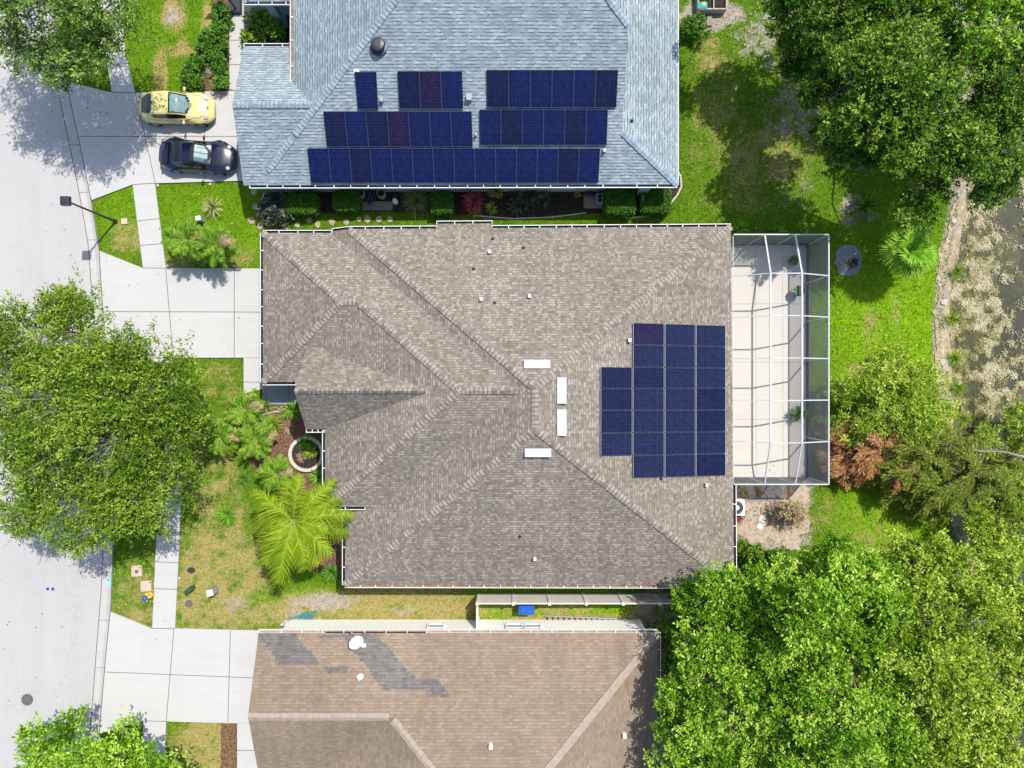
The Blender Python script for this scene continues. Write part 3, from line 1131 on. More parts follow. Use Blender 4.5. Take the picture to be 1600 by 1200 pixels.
mb.box((xg, -.45, zt - .1), (.3, 3.3, .3))
obj('porch_gable', mb, M['wall_main'], main)
# garage door, front door, windows (not seen from above)
mb = MB()
gx = b[0].x + .45
mb.box((gx - .02, (b[0].y + b[2].y) / 2, 1.08), (.06, 4.9, 2.16))
for k in range(1, 4):
    mb.box((gx - .055, (b[0].y + b[2].y) / 2, k * .54), (.02, 4.8, .02))
obj('garage_door', mb, M['white'], main)
mb = MB()
mb.box((csw.x + .42, -1.0, 1.05), (.08, 1.0, 2.1))
obj('door', mb, M['dark_metal'], main)
window(main, (csw.x + .45, -4.6, 1.5), 1.6, 1.4, 'x', -1)
window(main, (a[3].x + .5, -8.4, 1.4), 1.2, 1.4, 'x', -1)
for x in (-4, 1.5, 6.5):
    window(main, (x, a[0].y + .45, 1.4), 1.1, 1.2, 'y', -1)
    window(main, (x, a[2].y - .45, 1.4), 1.1, 1.2, 'y', 1)
W_ = M['white']
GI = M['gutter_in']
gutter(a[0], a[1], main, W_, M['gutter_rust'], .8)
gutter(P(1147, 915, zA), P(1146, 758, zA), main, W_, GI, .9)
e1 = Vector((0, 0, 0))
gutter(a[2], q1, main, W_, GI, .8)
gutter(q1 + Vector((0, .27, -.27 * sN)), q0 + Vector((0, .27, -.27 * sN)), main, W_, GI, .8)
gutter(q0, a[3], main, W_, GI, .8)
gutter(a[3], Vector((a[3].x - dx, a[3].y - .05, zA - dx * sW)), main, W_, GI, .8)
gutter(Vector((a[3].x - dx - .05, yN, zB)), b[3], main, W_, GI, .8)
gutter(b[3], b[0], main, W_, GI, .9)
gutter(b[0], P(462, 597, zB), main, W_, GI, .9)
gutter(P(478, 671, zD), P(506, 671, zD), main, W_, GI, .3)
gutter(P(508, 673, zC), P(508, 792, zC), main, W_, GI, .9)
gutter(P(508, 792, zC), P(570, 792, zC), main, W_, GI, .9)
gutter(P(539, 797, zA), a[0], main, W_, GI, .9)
# the four long white vents near the ridge, small vents and pipes
for px, py, sx, sy in ((839, 569, 1.22, .38), (877.5, 610, .42, 1.22), (877.5, 660, .42, 1.22), (840.5, 707, 1.22, .38)):
    rv = roof_box(main, mblocks, px, py, sx, sy, .14, M['vent'], 'ridge_vent', 5.9)
    zz = max(v[2] for v in (w.co for w in rv.data.vertices))
    cx_ = sum(w.co.x for w in rv.data.vertices) / len(rv.data.vertices)
    cy_ = sum(w.co.y for w in rv.data.vertices) / len(rv.data.vertices)
    mb = MB()
    for s_ in (1, -1):
        if sx > sy:
            mb.box((cx_, cy_ + s_ * sy * .5, zz - .02), (sx * 1.06, .035, .03))
            mb.box((cx_ + s_ * sx * .51, cy_, zz - .02), (.03, sy * .9, .028))
        else:
            mb.box((cx_ + s_ * sx * .5, cy_, zz - .02), (.035, sy * 1.06, .03))
            mb.box((cx_, cy_ + s_ * sy * .51, zz - .02), (sx * .9, .03, .028))
    obj('flange', mb, M['grey_metal'], rv, local=True)
for px, py in ((765, 394), (752, 468), (827, 463), (835.5, 872), (1103, 757), (983, 532)):
    roof_box(main, mblocks, px, py, .15, .18, .2, M['vent'], 'roof_vent')
for px, py in ((770, 373), (740, 420), (773, 473), (818, 387), (812, 838), (1033, 748)):
    roof_pipe(main, mblocks, px, py, .035, .22, M['black'])

# ================================================================== TOP HOUSE
top = empty('house', P(760, 100), 'house with pale blue grey roof and many solar panels, at the top', 'house')
zT = 2.6
yS = P(0, 288, zT).y
xW0, xE = P(403, 0, zT).x, P(1058, 0, zT).x
sl = .45
xW = -11.13
zW = zT + sl * (xW - xW0)
xg_ = 5.57
yN_ = 33.0
T1 = Block([(xW, yS), (xg_, yS), (xg_, yN_), (xW, yN_)], [(zT, sl), (5.65, sl), (zT, sl), (zW, sl)])
T2 = Block([(xW0, yS), (xW, yS), (xW, 13.0), (xW0, 13.0)], [(zT, sl), None, None, (zT, sl)])
# keep the south plane continuous: eastern lanai extension with its own low slope
T3 = Block([(xg_ - .0, yS), (xE, yS), (xE, yN_), (xg_ - .0, yN_)], [(zT, sl), (zT, .352), (zT, sl), None])
gN, gS_ = P(0, 72, zT).y, P(0, 289, zT).y
gx0 = P(380.5, 0, zT).x
G = Block([(gx0, gS_), (-9.4, gS_), (-9.4, gN), (gx0, gN)], [(zT, .41), None, (zT, .41), None])
N2 = Block([(P(380, 0, 2.7).x, P(0, 2, 2.7).y), (xW + .2, P(0, 2, 2.7).y), (xW + .2, 30), (P(380, 0, 2.7).x, 30)], [(2.7, .42), None, (2.7, .42), (2.7, .42)])
tblocks = [T1, T2, T3, G, N2]
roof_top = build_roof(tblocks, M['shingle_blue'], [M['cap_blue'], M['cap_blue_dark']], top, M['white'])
mb = MB()
wy = P(0, 300, 0).y
box_between(mb, xW0 + .35, xE - .5, wy, gS_ + 2.5, 0, zT - .02)
box_between(mb, xW + .45, xE - .5, wy + 1, yN_ - .5, 0, zT - .03)
box_between(mb, gx0 + .5, -8, wy + .01, gN - .4, 0, zT - .03)
box_between(mb, xW + .4, -6, gN - 1, yN_ - .52, 0, zW - .05)
mb.face([(gx0 + .5, wy, zT - .05), (gx0 + .5, gN - .4, zT - .05), (gx0 + .5, (gN + gS_) / 2, zT + 1.3)][::-1])
obj('wall', mb, M['wall_blue'], top)
mb = MB()
mb.box((gx0 + .48, (wy + gN) / 2 - .1, 1.08), (.06, 4.9, 2.16))
obj('garage_door', mb, M['white'], top)
mb = MB()
pc = P(441, 36, 0)
mb.box((pc.x, pc.y, .25), (.62, .55, .5))
mb.box((pc.x, pc.y, 1.5), (.42, .4, 2.2))
mb.bar((pc.x, pc.y, 2.6), (pc.x, pc.y + 3, 2.6), .4, .3)
obj('porch_column', mb, M['wall_blue'], top)
for px in (470, 520, 877, 700):
    window(top, (P(px, 300).x, wy, 1.55), 1.1, 1.3, 'y', -1)
mb = MB()
mb.box((P(999, 298).x, wy - .16, 1.2), (.55, .3, 2.4))
obj('wall_pier', mb, M['wall_blue'], top)
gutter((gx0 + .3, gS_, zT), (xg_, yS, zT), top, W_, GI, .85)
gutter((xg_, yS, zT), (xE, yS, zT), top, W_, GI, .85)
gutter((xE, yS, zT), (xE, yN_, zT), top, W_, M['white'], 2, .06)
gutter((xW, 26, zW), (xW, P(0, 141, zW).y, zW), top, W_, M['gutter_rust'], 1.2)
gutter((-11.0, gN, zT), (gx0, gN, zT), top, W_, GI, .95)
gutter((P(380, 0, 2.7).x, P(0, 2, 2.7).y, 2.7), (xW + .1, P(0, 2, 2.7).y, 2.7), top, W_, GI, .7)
# turbine vent, small vents
z = roof_z(tblocks, 592, 73)
p = P(592, 73, z)
mb = MB()
mb.lathe((p.x, p.y, z - .1), [(.42, 0), (.42, .14), (.2, .18), (.2, .26), (.33, .28), (.36, .36), (.3, .46), (.16, .5)], 20)
obj('turbine_vent', mb, M['dark_metal'], top)
for px, py, sx in ((733, 154, .26), (597, 158, .16), (944, 237, .14), (744, 212, .1)):
    roof_box(top, tblocks, px, py, sx, sx * 1.2, .22, M['grey_metal'], 'roof_vent')
roof_pipe(top, tblocks, 987, 189, .04, .3, M['black'])
roof_pipe(top, tblocks, 557, 111, .06, .15, M['white'])

# ================================================================== BOTTOM HOUSE
bot = empty('house', P(720, 1120), 'house with tan shingle roof patched in dark grey, at the bottom', 'house')
zH = 2.6
yH = P(0, 989, zH).y
xH0 = P(404, 0, zH).x
yHr = -16.66
sh = .405
xM, xE2 = -9.75, P(1028, 0, zH).x
yS2 = -33.0
M2 = Block([(xM, yS2), (xE2, yS2), (xE2, yH), (xM, yH)], [(zH, sh), (zH, sh), (zH, sh), (zH, sh)])
H1 = Block([(xH0, 2 * yHr - yH), (-4.5, 2 * yHr - yH), (-4.5, yH), (xH0, yH)], [(zH, sh), None, (zH - .004, sh), None])
yb = P(0, 1157, zH).y
E2 = Block([(xE2 - 5, yS2), (xE2 + 1.6, yS2), (xE2 + 1.6, yb), (xE2 - 5, yb)], [(zH, sh), (zH, sh), (zH, sh), None])
bblocks = [M2, H1, E2]
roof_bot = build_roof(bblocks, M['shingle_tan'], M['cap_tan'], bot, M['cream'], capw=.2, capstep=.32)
mb = MB()
wyb = P(0, 968, 0).y
box_between(mb, P(455, 0).x, P(996, 0).x, wyb, yS2 + .4, 0, zH - .02)
box_between(mb, P(455, 0).x + .002, -8, 2 * yHr - yH + .4, wyb - .1, 0, zH - .03)
mb.face([(P(455, 0).x, 2 * yHr - yH + .4, zH - .05), (P(455, 0).x, wyb, zH - .05), (P(455, 0).x, yHr, zH + 1.3)][::-1])
mb.box((P(996, 0).x + .04, wyb - .06, 1.28), (.16, .2, 2.56))
obj('wall', mb, M['wall_white'], bot)
for px in (684, 803, 831):
    window(bot, (P(px, 0).x, wyb, 1.45), .85, 1.1, 'y', 1)
mb = MB()
mb.box((P(455, 0).x - .02, yHr, 1.08), (.06, 4.9, 2.16))
obj('garage_door', mb, M['white'], bot)
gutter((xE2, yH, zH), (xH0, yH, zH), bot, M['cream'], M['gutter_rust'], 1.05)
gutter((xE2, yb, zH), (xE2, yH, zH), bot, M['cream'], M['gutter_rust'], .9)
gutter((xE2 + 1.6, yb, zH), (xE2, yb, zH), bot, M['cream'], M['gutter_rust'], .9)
pN = M2.pl[2]


def stairs(poly):
    """photo polygon -> stair-stepped patch on the north slope, snapped to shingle courses"""
    mbp = MB()
    pts = [on_plane(pN, *q) for q in poly]
    ys = [p.y for p in pts]
    row = .156
    y = min(ys)
    while y < max(ys):
        yc = y + row / 2
        xs = []
        for i in range(len(pts)):
            p, q = pts[i], pts[(i + 1) % len(pts)]
            if (p.y - yc) * (q.y - yc) < 0:
                t = (yc - p.y) / (q.y - p.y)
                xs.append(p.x + (q.x - p.x) * t)
        if len(xs) >= 2:
            x0, x1 = min(xs), max(xs)
            x0, x1 = round(x0 / .15) * .15 + random.uniform(-.03, .03), round(x1 / .15) * .15 + random.uniform(-.03, .03)
            q = [(x0, y), (x1, y), (x1, min(y + row, yH - .02)), (x0, min(y + row, yH - .02))]
            q3 = [Vector((u, v, pN[0] * u + pN[1] * v + pN[2] + .008)) for u, v in q]
            mbp.face(q3, 0, uvs_for(pN, q3))
        y += row
    obj('shingle_patch', mbp, M['shingle_patch'], roof_bot)


stairs([(404, 991), (462, 991), (500, 1037), (438, 1038), (420, 1012)])
stairs([(495, 991), (535, 991), (536, 997), (497, 997)])
stairs([(535, 991), (588, 991), (648, 1060), (683, 1060), (705, 1089), (675, 1089), (665, 1078), (600, 1078), (560, 1025)])
stairs([(509, 1043), (542, 1043), (546, 1052), (512, 1052)])
for px, py in ((767, 1164), (975, 1147)):
    roof_box(bot, bblocks, px, py, .18, .2, .22, M['white'], 'roof_vent')
roof_pipe(bot, bblocks, 563, 1058, .07, .3, M['white'])

# satellite dish
z = roof_z(bblocks, 568, 1008)
p = P(568, 1008, z)
dish = empty('satellite_dish', p, 'white oval satellite dish on the tan roof', 'satellite dish')
mb = MB()
mb.tube([(p.x + .02, p.y + .0, z - .03), (p.x + .02, p.y, z + .35), (p.x - .05, p.y + .15, z + .55)], .025, 8)
mb.box((p.x + .02, p.y, z + .02), (.2, .2, .05))
obj('mast', mb, M['white'], dish)
mb = MB()
cc = Vector((p.x - .22, p.y + .32, z + .6))
ax = Vector((-.28, .62, .73)).normalized()
u = ax.cross(Vector((0, 0, 1))).normalized()
v = ax.cross(u)
rings = []
for r in (0, .15, .3, .4):
    rings.append([cc + (u * math.cos(t) * r * 1.0 + v * math.sin(t) * r * .82) + ax * (r * r * .45) for t in np.linspace(0, 2 * math.pi, 25)[:-1]])
for i in range(3):
    for k in range(24):
        q = [rings[i][k], rings[i][(k + 1) % 24], rings[i + 1][(k + 1) % 24], rings[i + 1][k]]
        mb.face(q)
        mb.face([w - ax * .012 for w in q][::-1])
obj('reflector', mb, M['white'], dish, smooth=False)
mb = MB()
mb.tube([cc - v * -.3, cc + v * .42 + ax * .1, cc + v * .45 + ax * .42], .015, 6)
mb.lathe(cc + v * .45 + ax * .42, [(.03, -.05), (.045, 0), (.03, .06)], 10)
obj('feed_arm', mb, M['grey_metal'], dish)

# ================================================================== SOLAR PANELS
ORD = ['first', 'second', 'third', 'fourth', 'fifth', 'sixth', 'seventh', 'eighth', 'ninth', 'tenth', 'eleventh', 'twelfth', 'thirteenth', 'fourteenth']


def panel(q, horizontal, cellmat, framemat, label, group):
    two = isinstance(framemat, list)
    """q: four world corners (bl, br, tr, tl) of the glass"""
    cen = sum(q, Vector()) / 4
    root = empty('solar_panel', cen, label, 'solar panel', group)
    n = (q[1] - q[0]).cross(q[3] - q[0]).normalized()
    mb = MB()
    g = [lerp(w, cen, .025) + n * .002 for w in q]
    uv = [(0, 0), (1, 0), (1, 1), (0, 1)]
    if horizontal:
        uv = [(0, 0), (0, 1), (1, 1), (1, 0)]
    mb.face(g, 0, uv)
    obj('cells', mb, cellmat, root)
    mb = MB()
    o = [lerp(w, cen, .006) for w in q]
    i = [lerp(w, cen, .026) for w in q]
    for k in range(4):
        j = (k + 1) % 4
        mb.face([o[k] + n * .005, o[j] + n * .005, i[j] + n * .005, i[k] + n * .005], 1 if two and k in (0, 2) else 0)
        mb.face([o[k] - n * .04, o[j] - n * .04, o[j] + n * .005, o[k] + n * .005])
    mb.face([w - n * .04 for w in o][::-1])
    for s in (.25, .75):
        A_, B_ = lerp(o[0], o[1], s), lerp(o[3], o[2], s)
        mb.bar(lerp(A_, B_, .03) - n * .07, lerp(A_, B_, .97) - n * .07, .05, .05)
    for k in range(4):
        w = lerp(o[k], cen, .15)
        mb.bar(w - n * .04, w - n * .16, .04, .04)
    obj('frame', mb, framemat, root)


pick = random.Random(5)


def arr(pl, xt0, xt1, yt, xb0, xb1, yb_, n, rowname, off=.13):
    tl, tr = on_plane(pl, xt0, yt, off), on_plane(pl, xt1, yt, off)
    bl, br = on_plane(pl, xb0, yb_, off), on_plane(pl, xb1, yb_, off)
    for k in range(n):
        f0, f1 = k / n, (k + 1) / n
        q = [bl.lerp(br, f0), bl.lerp(br, f1), tl.lerp(tr, f1), tl.lerp(tr, f0)]
        m = pick.choice(['panel_blue'] * 5 + ['panel_navy'] * 3 + ['panel_purple'])
        tone = {'panel_blue': 'blue', 'panel_navy': 'navy', 'panel_purple': 'purplish'}[m]
        lab = f'{tone} solar panel, {ORD[k]} from left {rowname} on blue grey roof' if n > 1 else f'single {tone} solar panel standing alone by the hip on blue grey roof'
        panel(q, False, M[m], M['alu'], lab, 'solar panels on the blue grey roof')


plS = T1.pl[0]
arr(plS, 554, 588, 112, 559, 591, 171, 1, '')
arr(plS, 621, 722, 111, 624, 724, 170, 3, 'in upper group of three')
arr(plS, 760, 966, 109, 761, 963, 168, 6, 'in upper right group of six')
arr(plS, 505, 737, 174, 511, 739, 229.5, 7, 'in middle group of seven')
arr(plS, 749, 950, 171, 750, 948, 227, 6, 'in middle right group of six')
arr(plS, 480, 938, 231.5, 486, 935, 286, 14, 'in bottom row')
plE = A.pl[1]
rows = [504, 538.5, 573.5, 607, 641, 676, 711.5, 747]
colx = [938, 988.5, 1038.5, 1087, 1134.5]
for cidx in range(4):
    for r_ in range(7):
        if cidx == 0 and not 2 <= r_ <= 5:
            continue
        sk = 0.0
        y0, y1 = rows[r_], rows[r_ + 1]
        f = lambda x, y: on_plane(plE, x, y + (x - 988) / 146 * (4.5 if y < 600 else -4.0) * abs(y - 625) / 120, .13)
        x0, x1 = colx[cidx] + .6, colx[cidx + 1] - .6
        q = [f(x0, y1 - .5), f(x1, y1 - .5), f(x1, y0 + .5), f(x0, y0 + .5)]
        m = pick.choice(['panel_slate', 'panel_slate', 'panel_navy']) if r_ else ['', 'panel_purple', 'panel_slate', 'panel_slate'][cidx]
        cn = ['short leftmost', 'second', 'third', 'rightmost'][cidx]
        rn = ORD[r_ - 2] if cidx == 0 else ORD[r_]
        panel(q, True, M[m], [M['alu_bright'], M['alu']], f'solar panel {rn} from the top in the {cn} column on the brown roof', 'solar panels on the brown roof')

# ================================================================== POOL CAGE
cage = empty('screen_enclosure', P(1200, 560), 'white framed screen enclosure over the pale deck behind the brown roof', 'screen enclosure')
cx0, cx1, cy0, cy1, ze, zt_ = 11.5, 16.42, -5.2, 7.75, 2.8, 3.65
fx0, fx1, fy0, fy1 = 13.1, 14.69, -2.98, 5.61
mb = MB()
bw = .058
beams = MB()
for z_ in (ze,):
    mb.bar((cx0, cy0, z_), (cx1, cy0, z_), bw, .1)
    mb.bar((cx1, cy0, z_), (cx1, cy1, z_), bw, .1)
    mb.bar((cx0, cy1, z_), (cx1, cy1, z_), bw, .1)
    mb.bar((cx0, cy0, ze - .12), (cx0, cy1, ze - .12), .025, .06)
ysb = np.linspace(fy0, fy1, 5)
for x in (fx0, fx1):
    mb.bar((x, fy0, zt_), (x, fy1, zt_), .075, .08)
    mb.bar((x, fy0, zt_), (x, cy0, ze), .06, .08)
    mb.bar((x, fy1, zt_), (x, cy1, ze), .075, .08)
for y in ysb:
    mb.bar((fx0, y, zt_), (fx1, y, zt_), .045, .08)
    mb.bar((fx0, y, zt_), (cx0, y, ze - .12), .04, .08)
    mb.bar((fx1, y, zt_), (cx1, y, ze), .05, .08)
obj('roof_beam', mb, M['cage_alu'], cage)
posts = [(cx1, y) for y in list(ysb) + [cy0, cy1]] + [(x, cy0) for x in (fx0, fx1, cx0 + .05)] + [(x, cy1) for x in (fx0, fx1, cx0 + .05)]
for x, y in posts:
    mb = MB()
    mb.box((x, y, ze / 2), (.06, .06, ze - .02))
    obj('post', mb, M['cage_alu'], cage)
mb = MB()
for (x0, y0, x1, y1) in ((cx1, cy0, cx1, cy1), (cx0, cy0, cx1, cy0), (cx0, cy1, cx1, cy1)):
    mb.bar((x0, y0, .2), (x1, y1, .2), .03, .38)
obj('kick_plate', mb, M['kick'], cage)
mb = MB()
e = .02
mb.face([(fx0, fy0, zt_ - e), (fx1, fy0, zt_ - e), (fx1, fy1, zt_ - e), (fx0, fy1, zt_ - e)])
mb.face([(fx1, fy0, zt_ - e), (cx1, cy0, ze - e), (cx1, cy1, ze - e), (fx1, fy1, zt_ - e)])
mb.face([(cx0, cy0, ze - .14), (fx0, fy0, zt_ - e), (fx0, fy1, zt_ - e), (cx0, cy1, ze - .14)])
mb.face([(cx0, cy0, ze - .14), (cx1, cy0, ze - e), (fx1, fy0, zt_ - e), (fx0, fy0, zt_ - e)])
mb.face([(fx0, fy1, zt_ - e), (fx1, fy1, zt_ - e), (cx1, cy1, ze - e), (cx0, cy1, ze - .14)])
obj('roof_screen', mb, M['screen_roof'], cage)
for (x0, y0, x1, y1) in ((cx1, cy0 + .04, cx1, cy1 - .04), (cx0, cy0, cx1 - .04, cy0), (cx0, cy1, cx1 - .04, cy1)):
    mb = MB()
    mb.face([(x0, y0, .4), (x1, y1, .4), (x1, y1, ze - .06), (x0, y0, ze - .06)])
    obj('wall_screen', mb, M['screen_wall'], cage)

# ================================================================== FENCE
fen = empty('fence', P(960, 928), 'long beige vinyl fence below the brown roofed house', 'fence')
fy = P(0, 928).y
fh = 1.75
fxs = [P(x, 0).x for x in (748, 802, 856, 911, 966, 1021, 1076, 1131, 1190)]
for x in fxs:
    mb = MB()
    mb.box((x, fy, fh / 2 + .03), (.13, .13, fh + .06))
    mb.box((x, fy, fh + .08), (.17, .17, .05), 0, 0, .8)
    obj('post', mb, M['vinyl'], fen)
for x0, x1 in zip(fxs[:-1], fxs[1:]):
    mb = MB()
    mb.box(((x0 + x1) / 2, fy, fh / 2 - .02), (x1 - x0 - .13, .03, fh - .1))
    n = 11
    for k in range(1, n):
        mb.box((lerp(x0, x1, k / n), fy + .017, fh / 2), (.012, .008, fh - .2))
    for z_ in (.08, fh - .06):
        mb.box(((x0 + x1) / 2, fy, z_), (x1 - x0 - .13, .06, .14))
    obj('panel', mb, M['vinyl'], fen)
fen2 = empty('fence', P(747, 955), 'short vinyl fence return running from the corner post to the tan house', 'fence')
mb = MB()
mb.box((fxs[0], (fy - .1 + wyb) / 2, fh / 2), (.04, abs(wyb - fy) - .25, fh - .1))
mb.box((fxs[0], (fy - .1 + wyb) / 2, fh - .03), (.1, abs(wyb - fy) - .25, .14))
obj('panel', mb, M['vinyl'], fen2)
mb = MB()
mb.box((fxs[0], wyb + .12, fh / 2), (.12, .12, fh + .04))
obj('post', mb, M['vinyl'], fen2)

# ================================================================== CARS
def wheel(mbn, c, r, w, root):
    mb = MB()
    mb.lathe(c, [(r * .62, -w / 2), (r * .93, -w / 2), (r, -w / 2 + .03), (r, w / 2 - .03), (r * .93, w / 2), (r * .62, w / 2)], 26, 0, 'y')
    t = obj('wheel', mb, M['rubber'], root, local=True)
    s = 1 if c[1] > 0 else -1
    mb = MB()
    mb.lathe((c[0], c[1] + s * .01, c[2]), [(r * .6, -w / 2 * 1.02), (r * .64, -.02), (r * .64, w / 2 * 1.02 if s > 0 else .02), (r * .2, w / 2 * .96)] if s > 0 else
             [(r * .2, -w / 2 * .96), (r * .64, -w / 2 * 1.02), (r * .64, .02), (r * .6, w / 2)], 22, 0, 'y')
    obj('rim', mb, M['alloy'], t, local=True)


def car(name, label, loc, rz, L, st, gh, paint, wb, wr, track, lights, extra):
    """st: stations (x, halfwidth, z_low, z_belt, roundness); gh: greenhouse stations (x, halfwidth_base, halfwidth_top, z_base, z_top)"""
    root = empty(name, loc, label, 'car', None, rz)
    ROOT[root.name] = Vector((0, 0, 0))
    NS, NA = 48, 28
    xs = np.linspace(st[0][0], st[-1][0], NS)
    # denser at the ends
    u = (1 - np.cos(np.linspace(0, math.pi, NS))) / 2
    xs = st[0][0] + (st[-1][0] - st[0][0]) * u
    A_ = np.array(st)

    def smooth_interp(x, col):
        # monotone-ish: average of linear interpolation over a small window
        w = .09
        return np.mean([np.interp(x + d, A_[:, 0], A_[:, col]) for d in np.linspace(-w, w, 7)], axis=0)
    ringz = []
    for i, x in enumerate(xs):
        hw, zl, zb, pw = [smooth_interp(x, k) for k in (1, 2, 3, 4)]
        endt = min(1.0, min(i, NS - 1 - i) / 3.0)
        ring = []
        for k in range(NA):
            t = 2 * math.pi * k / NA
            cs, sn = math.cos(t), math.sin(t)
            y = hw * math.copysign(abs(cs) ** pw, cs)
            zz = (zl + zb) / 2 + (zb - zl) / 2 * math.copysign(abs(sn) ** (pw * 1.25), sn)
            # tumblehome: sides lean in above the belt line
            if sn > 0:
                y *= 1 - .10 * sn
            for wx in wb:                      # fender bulge and arch
                d = (x - wx) / .52
                if abs(d) < 1 and abs(cs) > .3:
                    y += math.copysign(.05 * (1 - d * d) * abs(cs), cs)
                    if abs(cs) > .8 and zz < wr * 2.1 and abs(x - wx) < wr * 1.12:
                        arch = math.sqrt(max(0, (wr * 1.14) ** 2 - (x - wx) ** 2)) + wr
                        zz = max(zz, min(arch, (zl + zb) / 2 + (zb - zl) * .32))
            ring.append((x, y, zz))
        ringz.append(ring)
    mb = MB()
    for i in range(NS - 1):
        for k in range(NA):
            mb.face([ringz[i][k], ringz[i][(k + 1) % NA], ringz[i + 1][(k + 1) % NA], ringz[i + 1][k]])
    mb.face(ringz[0][::-1])
    mb.face(ringz[-1])
    obj('body', mb, paint, root, smooth=True, local=True)
    # greenhouse lattice
    G_ = np.array(gh)
    NX, NY = 40, 24
    gx = np.linspace(G_[0, 0], G_[-1, 0], NX)

    def gi(x, c_):
        w = .06
        return float(np.mean([np.interp(x + d, G_[:, 0], G_[:, c_]) for d in np.linspace(-w, w, 5)]))
    lat = []
    for x in gx:
        hb, ht, zb, ztp = [gi(x, k) for k in (1, 2, 3, 4)]
        row = []
        for j in range(NY + 1):
            t = -1 + 2 * j / NY
            at = abs(t)
            if at <= .62:                      # roof
                y = ht * t / .62
                zz = ztp - (ztp - zb) * .10 * (at / .62) ** 2.6
            else:
                f = (at - .62) / .38
                y = math.copysign(lerp(ht, hb, f ** 1.15), t)
                zz = lerp(ztp - (ztp - zb) * .10, zb, f ** .95)
            row.append(Vector((x, y, zz)))
        lat.append(row)
    ex = extra
    parts = {'roof': MB(), 'windshield': MB(), 'rear_window': MB(), 'side_window_l': MB(), 'side_window_r': MB(), 'sun_shade': MB(), 'interior': MB()}
    for i in range(NX - 1):
        xm = (gx[i] + gx[i + 1]) / 2
        for j in range(NY):
            t = -1 + 2 * (j + .5) / NY
            at = abs(t)
            q = [lat[i][j], lat[i + 1][j], lat[i + 1][j + 1], lat[i][j + 1]]
            key = 'roof'
            if at < .6 and ex['ws'] < xm < ex['we'] - .3 * (at / .6) ** 2:
                key = 'windshield'
            elif at < .6 and xm < ex['rw'] - ex.get('rwcurve', 0) * at * at:
                key = 'rear_window'
            elif .66 < at < .95 and ex['sw0'] < xm < ex['sw1']:
                key = 'side_window_l' if t < 0 else 'side_window_r'
            parts[key].face(q)
            if key == 'windshield':
                parts['interior'].face([w - Vector((.03, 0, .09)) for w in q])
            if key == 'windshield' and at < .5 and ex['ws'] + .06 < xm < ex['we'] - .14 - .3 * (at / .6) ** 2:
                si = 1 if (ex.get('stripe') and (j % 4 < 1)) else 0
                if ex.get('stripe') and t < -.3:
                    si = 1
                parts['sun_shade'].face([w - Vector((.02, 0, .05)) for w in q], si)
    obj('roof', parts['roof'], paint, root, smooth=True, local=True)
    obj('windshield', parts['windshield'], M['clear_glass'], root, smooth=True, local=True)
    obj('rear_window', parts['rear_window'], M['car_glass'], root, smooth=True, local=True)
    for k in ('side_window_l', 'side_window_r'):
        obj('side_window', parts[k], M['car_glass'], root, smooth=True, local=True)
    obj('sun_shade', parts['sun_shade'], ex['shade'], root, local=True)
    obj('dashboard', parts['interior'], M['black'], root, local=True)
    for wx in wb:
        for s in (1, -1):
            wheel(None, (wx, s * (track / 2 - .08), wr), wr, .2, root)
    for (x, y, z_, r, m, nm, tilt) in lights:
        for s in (1, -1):
            mb = MB()
            prof = [(r, -.03), (r, .012), (r * .75, .03), (r * .3, .038)]
            n = 16
            axv = Vector(tilt)
            axv.y *= s
            axv.normalize()
            uu = axv.orthogonal().normalized()
            vv = axv.cross(uu)
            rg = [[Vector((x, s * y, z_)) + uu * (rr * math.cos(2 * math.pi * q / n)) + vv * (rr * math.sin(2 * math.pi * q / n)) + axv * h for q in range(n)] for rr, h in prof]
            for i in range(3):
                for q in range(n):
                    mb.face([rg[i][q], rg[i][(q + 1) % n], rg[i + 1][(q + 1) % n], rg[i + 1][q]])
            mb.face(rg[-1])
            obj(nm, mb, M[m], root, local=True)
    for s in (1, -1):
        mb = MB()
        x, y, z_ = ex['mirror']
        pts = [(x - .05, s * (y - .1), z_ - .06), (x - .02, s * y, z_ - .02), (x - .02, s * (y + .14), z_)]
        mb.tube(pts, [.03, .06, .075], 10)
        obj('mirror', mb, paint, root, smooth=True, local=True)
    # dark seams: bonnet and door lines
    mb = MB()
    for line in ex.get('seams', []):
        mb.tube([Vector(w) for w in line], .009, 5)
    if ex.get('seams'):
        obj('panel_gap', mb, M['black'], root, local=True)
    for nm, boxes, mt in ex.get('boxes', []):
        mb = MB()
        for c_, s_ in boxes:
            mb.box(c_, s_, 0, 0, .85)
        obj(nm, mb, M[mt], root, local=True)
    return root


t_ = NT('clear_windshield_glass')
t_.fin((.02, .03, .03), .03, .8)
tr = t_.n('ShaderNodeBsdfTransparent')
tr.inputs[0].default_value = (.8, .9, .9, 1)
mx = t_.n('ShaderNodeMixShader')
mx.inputs[0].default_value = .22
t_.l(tr.outputs[0], mx.inputs[1])
t_.l(t_.b.outputs[0], mx.inputs[2])
t_.l(mx.outputs[0], t_.out.inputs[0])
M['clear_glass'] = t_.mat

